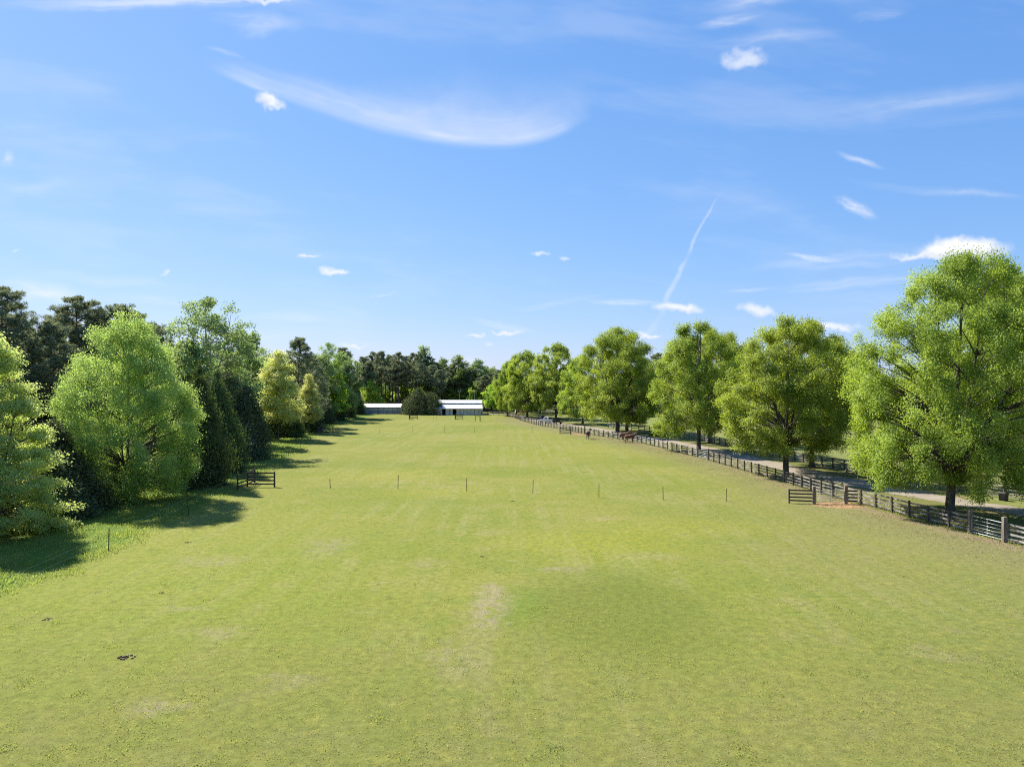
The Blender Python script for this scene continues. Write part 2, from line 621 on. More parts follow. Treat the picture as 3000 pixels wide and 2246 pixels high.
def pine(rng, H, R, zb, limbs, tufts, npt, ll, lw, m_leaf, name='pine', tuft_r=.42, trunk_r=.22, round_=.6):
    """tall pine: bare mast, crooked limbs, needle tufts at their ends"""
    tr = MB()
    lean = rng.normal(0, .25, 2)
    trunk = lambda z: np.array((lean[0] * (z / H) ** 2 + .12 * math.sin(z * .4), lean[1] * (z / H) ** 2, z))
    zs = np.linspace(-.15, H * .97, 10)
    tr.tube([tuple(trunk(z)) for z in zs], np.linspace(trunk_r * 1.25, trunk_r * .15, 10), 7)
    C = []
    for i in range(limbs):
        t = (i + rng.random()) / limbs
        z = zb + t * (H - zb) * .97
        az = i * 2.39996 + rng.normal(0, .4)
        pr = (math.sin(math.pi * min(1, (.18 + .82 * t) ** .9)) ** round_) * .95 + .05
        L = R * pr * rng.uniform(.6, 1.12)
        a = trunk(z)
        e = a + np.array((L * math.cos(az), L * math.sin(az), L * rng.uniform(.1, .5) + .2))
        m = (a + e) / 2 + np.array((0, 0, -.08 * L)) + rng.normal(0, .12, 3)
        pts = [(1 - s) ** 2 * a + 2 * s * (1 - s) * m + s * s * e for s in np.linspace(0, 1, 6)]
        tr.tube([tuple(p) for p in pts], np.linspace(.05 + .012 * L, .02, 6), 4, cap=False)
        for k in range(tufts):
            s = 1 - .62 * rng.random() ** 1.3
            p = (1 - s) ** 2 * a + 2 * s * (1 - s) * m + s * s * e
            q = p + rng.normal(0, 1, 3) * np.array((.5, .5, .3)) * (.25 + .18 * L)
            tr.tube([tuple(p), tuple(q)], [.02, .012], 3, cap=False)
            C.append(q)
    # small stubs on the mast
    for k in range(6):
        z = zb * rng.uniform(.45, .98)
        az = rng.uniform(0, 6.28)
        a = trunk(z)
        tr.tube([tuple(a), tuple(a + np.array((math.cos(az), math.sin(az), rng.uniform(-.1, .4))) * rng.uniform(.4, 1.3))], [.035, .012], 4, cap=False)
    C.append(trunk(H * .97))
    C = np.array(C)
    n = len(C) * npt
    k = np.repeat(np.arange(len(C)), npt)
    d = unit(rng.normal(0, 1, (n, 3)) + np.array((0, 0, .35)))
    rr = tuft_r * rng.uniform(.7, 1.3, len(C))[k] * rng.random(n) ** .5
    pos = C[k] + d * rr[:, None] * np.array((1, 1, .8))
    nrm = np.cross(d, rng.normal(0, 1, (n, 3)))
    tone = rng.normal(.5, .2, len(C))[k] + rng.normal(0, .14, n)
    s = rng.uniform(.7, 1.3, n)
    V = leaves(rng, pos, nrm, d, ll * s, lw * s)
    return tr.mesh(name + '_trunk', BARK_PINE, True), quad_mesh(name + '_crown', V, tone, m_leaf), H, R


M_MAPLE = leaf_mat('maple_leaf', (.155, .235, .026), (.385, .47, .068), (.60, .71, .052), .5, .016)
M_LIME = leaf_mat('lime_leaf', (.19, .29, .058), (.43, .53, .155), (.62, .73, .14), .6)
M_SPRAY = leaf_mat('spray_leaf', (.29, .37, .10), (.58, .66, .24), (.76, .83, .20), .64)
M_GOLD = leaf_mat('gold_leaf', (.46, .49, .15), (.68, .69, .26), (.80, .80, .25), .62, .01)
M_BRIGHT = leaf_mat('bright_leaf', (.22, .35, .03), (.44, .57, .07), (.60, .70, .07), .55)
M_WOOD = leaf_mat('wood_leaf', (.14, .20, .05), (.31, .40, .10), (.44, .54, .10), .5, .06)
M_TULIP = leaf_mat('tulip_leaf', (.18, .26, .085), (.36, .46, .16), (.48, .60, .16), .5, .03)
M_OLIVE = leaf_mat('olive_leaf', (.22, .25, .09), (.40, .43, .17), (.48, .52, .17), .5)
M_CEDAR = leaf_mat('cedar_spray', (.028, .052, .015), (.15, .205, .05), (.15, .22, .04), .32, .03)
M_JUNIPER = leaf_mat('juniper_spray', (.045, .065, .024), (.17, .205, .075), (.17, .21, .06), .3, .03)
M_PINE = leaf_mat('pine_needle', (.125, .155, .082), (.33, .37, .20), (.33, .37, .18), .36, .03)
M_PINK = leaf_mat('pink_blossom', (.16, .12, .11), (.36, .27, .25), (.3, .22, .2), .3)

oval = lambda t: max(.02, math.sin(math.pi * min(1, (.10 + .88 * t) ** .78)) ** .55)
egg = lambda t: max(.02, (1 - t) ** .62 * min(1, .72 + t * 1.6))
cone = lambda t: max(.03, (1 - t) ** .8 * min(1, .7 + 2 * t))
rounded = lambda t: float(np.interp(t, [0, .03, .2, .4, .55, .7, .85, .95, 1], [.45, .64, .95, 1, .93, .79, .59, .36, .08]))
plump = lambda t: max(.02, math.sin(math.pi * min(1, (.16 + .82 * t) ** .85)) ** .5)
dome = lambda t: max(.02, math.sin(math.pi * min(1, (.28 + .70 * t))) ** .6)

KIND = {}


def kind(key, seed, f, **kw):
    KIND[key] = f(np.random.default_rng(seed), **kw)


# near maples by the lane
kind('maple_big', 11, grow, H=22, zb=2.6, R=10, prof=plump, boughs=320, br=1.05, subs=8, lps=125, ll=.142, lw=.11, zatt=2.6, leaders=7, trunk_r=.45, fork=.2, sub_r=.35, flat=.95, up=.4, m_leaf=M_MAPLE, name='maple_big', inner=.5, lobe=.055)
kind('maple_a', 12, grow, H=20, zb=3.1, R=8, prof=oval, boughs=185, br=1.0, subs=8, lps=92, ll=.17, lw=.13, zatt=3.2, leaders=6, trunk_r=.38, sub_r=.35, flat=.95, up=.4, m_leaf=M_MAPLE, name='maple_a', lobe=.08)
kind('maple_c', 15, grow, H=20, zb=3.0, R=8, prof=rounded, boughs=190, br=1.0, subs=8, lps=92, ll=.17, lw=.13, zatt=3.2, leaders=6, trunk_r=.38, sub_r=.35, flat=.955, up=.35, m_leaf=M_MAPLE, name='maple_c', lobe=.08, tone_top=.15)
kind('maple_b', 13, grow, H=20, zb=3.1, R=8, prof=plump, boughs=185, br=1.0, subs=8, lps=90, ll=.175, lw=.135, zatt=3.2, leaders=6, trunk_r=.38, sub_r=.35, flat=.95, up=.4, m_leaf=M_MAPLE, name='maple_b', lobe=.09)
kind('maple_far', 14, grow, H=20, zb=2.6, R=8, prof=oval, boughs=140, br=1.2, subs=9, lps=34, ll=.31, lw=.24, zatt=2.6, leaders=6, trunk_r=.36, sub_r=.36, flat=.9, m_leaf=M_MAPLE, name='maple_far', lobe=.1)
# left side
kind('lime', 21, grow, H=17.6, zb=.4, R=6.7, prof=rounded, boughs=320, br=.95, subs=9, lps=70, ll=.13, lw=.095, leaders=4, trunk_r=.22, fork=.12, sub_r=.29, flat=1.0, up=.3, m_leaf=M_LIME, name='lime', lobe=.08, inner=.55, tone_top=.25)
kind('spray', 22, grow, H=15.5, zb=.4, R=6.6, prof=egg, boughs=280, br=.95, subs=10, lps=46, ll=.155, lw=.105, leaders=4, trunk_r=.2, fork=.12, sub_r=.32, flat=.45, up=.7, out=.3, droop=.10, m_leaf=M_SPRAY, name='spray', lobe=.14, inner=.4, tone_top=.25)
kind('gold', 23, grow, H=18.4, zb=3.6, R=4.6, prof=egg, boughs=210, br=.85, subs=9, lps=24, ll=.22, lw=.15, leaders=2, trunk_r=.17, fork=.5, sub_r=.34, flat=.75, m_leaf=M_GOLD, m_bark=BARK, name='gold', lobe=.1, bare=.1, inner=.3)
kind('bright', 24, grow, H=17, zb=2, R=3.6, prof=egg, boughs=70, br=1.0, subs=8, lps=22, ll=.36, lw=.27, leaders=3, trunk_r=.2, sub_r=.34, m_leaf=M_BRIGHT, name='bright', lobe=.16)
kind('tulip', 25, grow, H=25, zb=10, R=7.2, prof=dome, boughs=140, br=1.05, subs=7, lps=16, ll=.28, lw=.22, leaders=6, trunk_r=.26, fork=.1, sub_r=.34, m_leaf=M_TULIP, m_bark=BARK_PALE, name='tulip', lobe=.18, inner=.35)
kind('wood_a', 26, grow, H=20, zb=4, R=5.6, prof=dome, boughs=70, br=1.4, subs=8, lps=22, ll=.42, lw=.32, leaders=4, trunk_r=.26, sub_r=.42, m_leaf=M_WOOD, name='wood_a', lobe=.22)
kind('wood_b', 27, grow, H=20, zb=3, R=5.2, prof=oval, boughs=70, br=1.3, subs=8, lps=20, ll=.44, lw=.34, leaders=4, trunk_r=.24, sub_r=.42, m_leaf=M_TULIP, name='wood_b', lobe=.22)
kind('olive', 28, grow, H=18, zb=1, R=4.6, prof=egg, boughs=90, br=1.1, subs=9, lps=26, ll=.36, lw=.2, leaders=3, trunk_r=.22, sub_r=.36, m_leaf=M_OLIVE, name='olive', lobe=.14)
kind('sapling', 29, grow, H=9, zb=1, R=3.2, prof=oval, boughs=40, br=.9, subs=7, lps=16, ll=.4, lw=.3, leaders=3, trunk_r=.1, sub_r=.36, m_leaf=M_BRIGHT, name='sapling', lobe=.24)
kind('pink', 30, grow, H=5, zb=.8, R=2.1, prof=oval, boughs=26, br=.6, subs=6, lps=12, ll=.3, lw=.24, leaders=4, trunk_r=.09, sub_r=.28, m_leaf=M_PINK, name='pink', lobe=.2)
kind('cedar_a', 41, conifer_cone, H=13.5, R=3.6, n_spray=36000, ll=.32, lw=.12, m_leaf=M_CEDAR, name='cedar_a', power=.95, rough=.2)
kind('cedar_b', 42, conifer_cone, H=12, R=3.6, n_spray=22000, ll=.46, lw=.19, m_leaf=M_CEDAR, name='cedar_b', power=.7, rough=.2)
kind('juniper', 43, conifer_cone, H=14, R=4.4, n_spray=26000, ll=.6, lw=.17, m_leaf=M_JUNIPER, name='juniper', rough=.32, shag=.45, power=.75)
kind('evergreen', 44, conifer_cone, H=9.5, R=6.4, n_spray=26000, ll=.7, lw=.24, m_leaf=M_JUNIPER, name='evergreen', rough=.42, shag=.45, power=.72, zb=.4)
kind('pine_a', 51, pine, H=23, R=5, zb=7, limbs=76, tufts=13, npt=40, ll=.36, lw=.07, m_leaf=M_PINE, name='pine_a', tuft_r=.36)
kind('pine_b', 52, pine, H=23, R=4.6, zb=5, limbs=78, tufts=12, npt=38, ll=.38, lw=.075, m_leaf=M_PINE, name='pine_b', tuft_r=.36)
kind('pine_far_a', 53, pine, H=24, R=4.2, zb=11, limbs=36, tufts=8, npt=26, ll=.62, lw=.17, m_leaf=M_PINE, name='pine_far_a', tuft_r=.55, trunk_r=.3)
kind('pine_far_b', 54, pine, H=24, R=3.8, zb=13, limbs=30, tufts=8, npt=26, ll=.62, lw=.17, m_leaf=M_PINE, name='pine_far_b', tuft_r=.55, trunk_r=.28)
kind('pine_bushy', 55, pine, H=22, R=5.6, zb=2.5, limbs=70, tufts=9, npt=24, ll=.6, lw=.15, m_leaf=M_PINE, name='pine_bushy', tuft_r=.55)


def dead_tree(rng):
    tr = MB()
    tr.tube([(0, 0, 0), (.1, 0, 6), (0, .2, 12)], [.16, .1, .03], 6)
    for i in range(46):
        z = rng.uniform(4, 12)
        az = rng.uniform(0, 6.28)
        L = rng.uniform(1, 3.2) * (1.25 - z / 14)
        a = np.array((0, .1, z))
        e = a + np.array((math.cos(az), math.sin(az), rng.uniform(-.1, .5))) * L
        tr.tube([tuple(a), tuple((a + e) / 2 + rng.normal(0, .2, 3)), tuple(e)], [.06, .045, .02], 4)
        for k in range(3):
            q = a + (e - a) * rng.uniform(.4, .9)
            tr.tube([tuple(q), tuple(q + rng.normal(0, .5, 3))], [.03, .015], 3)
    return tr


NAMES = {'maple': 'maple_tree', 'lime': 'broadleaf_tree', 'spray': 'broadleaf_tree', 'gold': 'broadleaf_tree', 'bright': 'broadleaf_tree',
         'tulip': 'tulip_tree', 'wood': 'broadleaf_tree', 'olive': 'broadleaf_tree', 'sapling': 'young_tree', 'pink': 'flowering_shrub',
         'cedar': 'cedar_tree', 'juniper': 'juniper_tree', 'evergreen': 'evergreen_tree', 'pine': 'pine_tree'}
CATS = {'cedar_tree': 'cedar', 'juniper_tree': 'juniper', 'pine_tree': 'pine', 'flowering_shrub': 'shrub', 'maple_tree': 'maple'}
prng = random.Random(5)


def tree(k, loc, h, r=None, label=None, group=None, rz=None, rx=None):
    tm, cm, H0, R0 = KIND[k]
    nm = NAMES[k.split('_')[0]]
    o = empty(nm, loc, prng.uniform(0, 6.28) if rz is None else rz)
    s = h / H0
    q = s if r is None else r / R0
    o.scale = (q, q, s)
    link('trunk', tm, o)
    link('crown', cm, o)
    tag(o, label, CATS.get(nm, 'tree'), group)
    return o


ROW = 'maples along the gravel lane'
def right_trees():
    t = tree
    big = t('maple_big', (38.6, 62.7, 0), 22.2, 8.9, 'tallest maple with spreading light green crown, beside the steel gate at the fence', ROW, 0)
    big.rotation_euler = (Matrix.Rotation(.08, 3, 'Y') @ Matrix.Rotation(2.6, 3, 'Z')).to_euler()
    t('maple_c', (34.7, 90, 0), 19.6, 8.0, 'second nearest maple on the fence side, its low leaves over the boards', ROW, 1.2)
    t('maple_b', (32.2, 122.5, 0), 21.6, 8.4, 'maple growing at the steel gate halfway along the fence', ROW, 2.2)
    t('maple_a', (24.2, 163, 0), 23.6, 10.2, 'broad round maple behind the chestnut horses', ROW, 3.6)
    t('maple_far', (5.2, 243, 0), 22.6, 8.2, 'maple on the field side of the lane, left of the parked cars', ROW, .8)
    t('maple_far', (14.4, 233, 0), 24.6, 8.6, 'tall maple standing over the pickup truck', ROW, 2.9)
    t('maple_b', (-1.6, 256, 0), 19.0, 5.2, 'maple with its trunk at the fence corner nearest the barn', ROW, 4.0)
    t('maple_far', (1.6, 271, 0), 22.4, 5.8, 'maple behind the fence corner, by the small white shed', ROW, 5.0)
    t('maple_a', (56.5, 79, 0), 22.8, 9.5, 'maple cut off by the right edge of the photo, behind the tallest maple', ROW, 5.2)
    t('maple_b', (42.2, 100, 0), 19.6, 7.6, 'maple across the lane behind the second nearest maple', ROW, 3.1)
    t('maple_a', (39.3, 141, 0), 21.5, 8.2, 'maple across the lane, trunk against the dark fence behind the halfway gate', ROW, 2.0)
    t('maple_far', (28.2, 174, 0), 20.5, 8.0, 'maple across the lane behind the chestnut horses, thick flared trunk', ROW, 1.0)
    t('maple_far', (20.5, 206, 0), 19.5, 7.5, 'maple across the lane between the parked trailer and the pale sunlit board fence', ROW, .2)
    t('sapling', AT(1443, 285), 11.0, 4.2, 'small round green tree to the right of the barn')
    # pasture and wood beyond the second fence
    W = 'dark wood beyond the right hand pasture'
    for px, D, top in ((1930, 262, 1034), (2185, 250, 1008), (2210, 255, 1014), (2490, 240, 1026), (2520, 245, 1040)):
        t('pine_bushy', AT(px, D), ZT(top, D), 6.5, 'dark pine top showing between the maple crowns', W)
    rr = random.Random(8)
    for i in range(34):
        px = 1480 + i * 52 + rr.uniform(-15, 15)
        D = rr.uniform(262, 310) - i * 1.2
        k = rr.choice(['wood_a', 'wood_b', 'pine_bushy', 'wood_b', 'olive'])
        t(k, AT(px, D), rr.uniform(12, 18), rr.uniform(6, 8), 'tree of the wood glimpsed under and between the maples', W)

    for i in range(26):
        a = math.radians(38 + i * 2.0 + rr.uniform(-.8, .8))
        d = rr.uniform(205, 250)
        t(rr.choice(['wood_a', 'wood_b', 'pine_bushy']), (d * math.sin(a), d * math.cos(a), 0), rr.uniform(12, 18), rr.uniform(6, 8.5), 'tree of the wood glimpsed under and between the maples', W)


def left_trees():
    t = tree
    t('spray', (-40.3, 54.5, 0), 15.4, 6.2, 'pale yellow green tree in flat tiers, cut off by the left edge of the photo', None, 1.0)
    t('juniper', (-39.7, 61.2, 0), 5.6, 2.6, 'low dark cedar under the tiered tree at the left edge')
    t('juniper', (-41.5, 64.5, 0), 8.5, 3.4, 'dark cedar hidden behind the tiered tree at the left edge')
    t('lime', (-38.6, 71.2, 0), 17.8, 6.5, 'big fresh green tree with egg shaped crown down to the grass', None, .6)
    C = 'dark cedars in a row along the left edge of the field'
    t('cedar_a', AT(536, 79.5), 8.0, 2.7, 'short dark cedar tucked beside the big egg shaped tree', C)
    t('cedar_a', AT(584, 81.5), 14.2, 3.3, 'tall pointed cedar behind the nearest corner fence', C)
    t('cedar_a', AT(636, 93.5), 13.8, 3.5, 'pointed cedar, second past the nearest corner fence', C)
    t('juniper', AT(722, 110), 11.6, 3.3, 'broad feathery cedar with drooping sprays left of the yellow tree', C)
    t('olive', AT(680, 112), 12.5, 3.6, 'olive tree squeezed between the pointed and the feathery cedar')
    t('cedar_b', AT(750, 146), 6.0, 2.6, 'low cedar in the shade left of the yellow tree trunk', C)
    t('cedar_b', AT(848, 156), 6.2, 3.0, 'low rounded cedar right of the yellow tree trunk', C)
    t('cedar_b', AT(800, 158), 8.0, 3.4, 'cedar right behind the yellow tree trunk', C)
    t('cedar_b', AT(902, 172), 8.0, 3.2, 'cedar behind the second corner fence', C)
    t('cedar_b', AT(942, 206), 10.0, 3.3, 'cedar below the grey dead tree', C)
    t('cedar_b', AT(978, 226), 9.8, 3.4, 'cedar below the bright green tree', C)
    t('cedar_b', AT(1012, 246), 11.6, 3.1, 'dark pointed cedar casting a short shadow on the far field', C)
    t('cedar_b', AT(1042, 268), 12.2, 2.8, 'last cedar of the row next to the low metal shed', C)
    t('gold', (-48.8, 148, 0), 18.2, 5.9, 'thin yellow spring tree with clear pale trunk', None, .3)
    t('gold', AT(905, 166), 13.6, 3.3, 'smaller yellow green tree right behind the thin yellow tree')
    t('bright', AT(985, 222), 17.4, 3.9, 'bright lime green tree above the cedar row')
    t('pink', AT(1027, 258), 6.4, 2.0, 'small pinkish shrub between two cedars')
    t('gold', AT(1056, 272), 7.6, 2.4, 'small yellow shrub beside the low metal shed')
    tr = dead_tree(np.random.default_rng(3))
    o = empty('dead_tree', AT(948, 212))
    o.scale = (1, 1, 1.05)
    tr.build('trunk', BARK_DEAD, o, True)
    tag(o, 'grey leafless tree between the yellow trees and the bright green tree', 'dead tree')
    # the wood behind
    t('pine_a', AT(2, 86), ZT(842, 86), 5.4, 'dark pine in the top left, cut by the photo edge')
    t('pine_a', AT(225, 96), ZT(868, 96), 5.6, 'tall spreading pine left of the big egg shaped tree top')
    t('pine_b', AT(345, 97), ZT(888, 97), 5.0, 'tall dark pine right behind the big egg shaped tree top')
    t('pine_b', AT(150, 88), ZT(940, 88), 4.6, 'lower dark pine between the tiered tree and the egg shaped tree')
    t('pine_b', AT(452, 104), ZT(950, 104), 3.8, 'thin pine just left of the airy tall tree')
    t('pine_b', AT(75, 98), ZT(960, 98), 4.6, 'lower dark pine behind the tiered tree')
    t('pine_b', AT(285, 100), ZT(905, 100), 4.8, 'dark pine between the two tall pines at top left')
    t('pine_b', AT(185, 104), ZT(925, 104), 5.0, 'dark pine low behind the tall spreading pine')
    t('pine_a', AT(400, 100), ZT(915, 100), 4.2, 'dark pine showing right of the egg shaped tree top')
    t('pine_b', AT(40, 92), ZT(915, 92), 4.6, 'dark pine low at the left photo edge')
    t('tulip', AT(610, 116), ZT(876, 116), 8.0, 'tall airy tree with open pale green crown above the cedars', None, .5)
    t('wood_b', AT(540, 108), ZT(1000, 108), 4.4, 'soft green tree behind the pointed cedars')
    t('olive', AT(668, 124), ZT(1060, 124), 3.6, 'olive green tree between the airy tall tree and the yellow tree')
    t('wood_b', AT(690, 134), ZT(975, 134), 4.9, 'green tree right of the airy tall tree')
    t('wood_a', AT(735, 166), ZT(990, 166), 4.6, 'green tree left of the thin yellow tree top')
    t('pine_bushy', AT(874, 178), ZT(988, 178), 5.8, 'dense dark pine behind the thin yellow tree')
    t('pine_bushy', AT(915, 190), ZT(1040, 190), 4.6, 'lower dense pine right of the thin yellow tree')
    t('tulip', AT(962, 222), ZT(1006, 222), 5.4, 'pale green tree top over the bright green tree')
    t('wood_b', AT(1005, 236), ZT(1040, 236), 6.0, 'soft green tree behind the bright green tree')
    t('wood_b', AT(940, 215), ZT(1045, 215), 5.0, 'green tree behind the grey dead tree')
    t('pine_far_a', AT(1008, 244), ZT(1020, 244), 4.6, 'flat topped pine above the bright green tree')
    t('pine_bushy', AT(1020, 240), ZT(1062, 240), 3.6, 'grey green pine behind the last cedars')
    W = 'trees deep in the wood on the left'
    rr = random.Random(4)
    for i in range(46):
        D = 60 + 5.2 * i + rr.uniform(-3, 3)
        X = -(60 + rr.uniform(0, 16)) - max(0, (110 - D)) * .02
        if D > 235:
            X -= 16
        k = rr.choice(['wood_a', 'wood_b', 'pine_b', 'olive', 'pine_bushy', 'wood_a'])
        h = rr.uniform(13, 17.5) if D < 130 else rr.uniform(15, 20)
        t(k, (X, D, 0), h, rr.uniform(4.5, 6), 'tree deep in the wood behind the cedar row', W)


def far_wood():
    t = tree
    rr = random.Random(21)
    # pines with bare masts, px and top row read from the photo
    P = [(1062, 1046), (1092, 1033), (1118, 1030), (1108, 1050), (1140, 1040), (1168, 1034), (1188, 1044), (1208, 1036), (1228, 1030), (1254, 1046), (1276, 1062),
         (1072, 1066), (1102, 1070), (1130, 1056), (1160, 1050), (1176, 1066), (1215, 1058), (1262, 1072), (1290, 1084), (1352, 1076), (1382, 1080), (1400, 1090), (1440, 1096),
         (1150, 1060), (1195, 1062), (1310, 1076), (1330, 1068), (1420, 1100), (1462, 1084), (1240, 1058), (1080, 1058)]
    for i, (px, top) in enumerate(P):
        D = 302 + rr.uniform(-10, 16)
        t(('pine_far_a', 'pine_far_b')[i % 2], AT(px, D), ZT(top, D), rr.uniform(3.6, 4.8), 'tall dark pine with bare trunk in the wood behind the barn and shed', 'tall pines in the far wood')
    Hs = [('wood_a', 1240, 1024, 6), ('wood_b', 1302, 1054, 6), ('wood_a', 1346, 1050, 6.6), ('wood_b', 1404, 1058, 6.4), ('wood_b', 1440, 1080, 5), ('wood_b', 1375, 1085, 6),
          ('wood_a', 1072, 1100, 5), ('wood_b', 1290, 1100, 6)]
    for k, px, top, r in Hs:
        D = 312 + rr.uniform(-6, 12)
        t(k, AT(px, D), ZT(top, D), r, 'green broadleaf tree rising between the pines behind the barn', 'green trees in the far wood')
    for i in range(26):
        px = 1050 + i * 17 + rr.uniform(-8, 8)
        D = rr.uniform(306, 335)
        k = rr.choice(['sapling', 'sapling', 'wood_b'])
        t(k, AT(px, D), rr.uniform(8, 13.5), rr.uniform(3.2, 5), 'young green tree under the tall pines', 'undergrowth trees in the far wood')
    for i in range(20):
        px = 1035 + i * 24 + rr.uniform(-8, 8)
        D = rr.uniform(345, 375)
        t(rr.choice(['wood_a', 'pine_bushy', 'olive', 'wood_b']), AT(px, D), rr.uniform(15, 21), rr.uniform(6, 7.5), 'tree at the back of the far wood', 'back of the far wood')
    t('evergreen', AT(1228, 268), 9.6, 5.0, 'huge dark evergreen bush left of the barn')
    t('evergreen', AT(1264, 266), 8.3, 3.8, 'dark evergreen bush touching the barn roof')
    t('sapling', AT(1085, 290), 13.5, 4.6, 'yellow green tree above the low metal shed roof')


right_trees()
left_trees()
far_wood()
#@@REST
# ------------------------------------------------------------------ lines on the ground
FENCE_PX = [(3080, 1625), (2970, 1592), (2943, 1587.5), (2842.5, 1561), (2759, 1539), (2648.5, 1511), (2514, 1475.6), (2402, 1446), (2308.5, 1416), (2207, 1387),
            (2142, 1368), (2075, 1348), (2044, 1339.7), (1960, 1318), (1881, 1298.5), (1799.5, 1284), (1745, 1275.5), (1713, 1271), (1664, 1261.4), (1622, 1254),
            (1590, 1248.5), (1558, 1241), (1530, 1233), (1516, 1227.5), (1500, 1222)]
FENCE_LINE = [G(*p) for p in FENCE_PX]
WIRE_PX = [(130, 1700), (318, 1612), (552, 1507), (803, 1372), (845, 1337), (881, 1314), (909, 1290), (992, 1243)]
WIRE_LINE = [G(*p) for p in WIRE_PX]
LANE = [(58, 44), (51.5, 56), (45.5, 67), (41.6, 78), (39.6, 88), (38.2, 97), (36.7, 110), (35.2, 124), (31.5, 144), (26.5, 165), (21, 184), (16, 198), (11.3, 211), (7.2, 230), (3, 252),
        (-3, 268), (-12, 274), (-22, 277)]


def at_y(line, y):
    ys = [p[1] for p in line]
    xs = [p[0] for p in line]
    o = np.argsort(ys)
    return np.interp(y, np.array(ys)[o], np.array(xs)[o])


def curve_x(T, y, line, deg, lo, hi):
    """node value: x of a ground line as a polynomial of y"""
    yy = np.linspace(lo, hi, 60)
    co = np.polyfit(yy / 100, at_y(line, yy), deg)
    q = T.math('DIVIDE', T.math('MINIMUM', T.math('MAXIMUM', y, lo), hi), 100.0)
    acc = float(co[0])
    for c in co[1:]:
        acc = T.math('MULTIPLY_ADD', acc, q, float(c))
    return acc


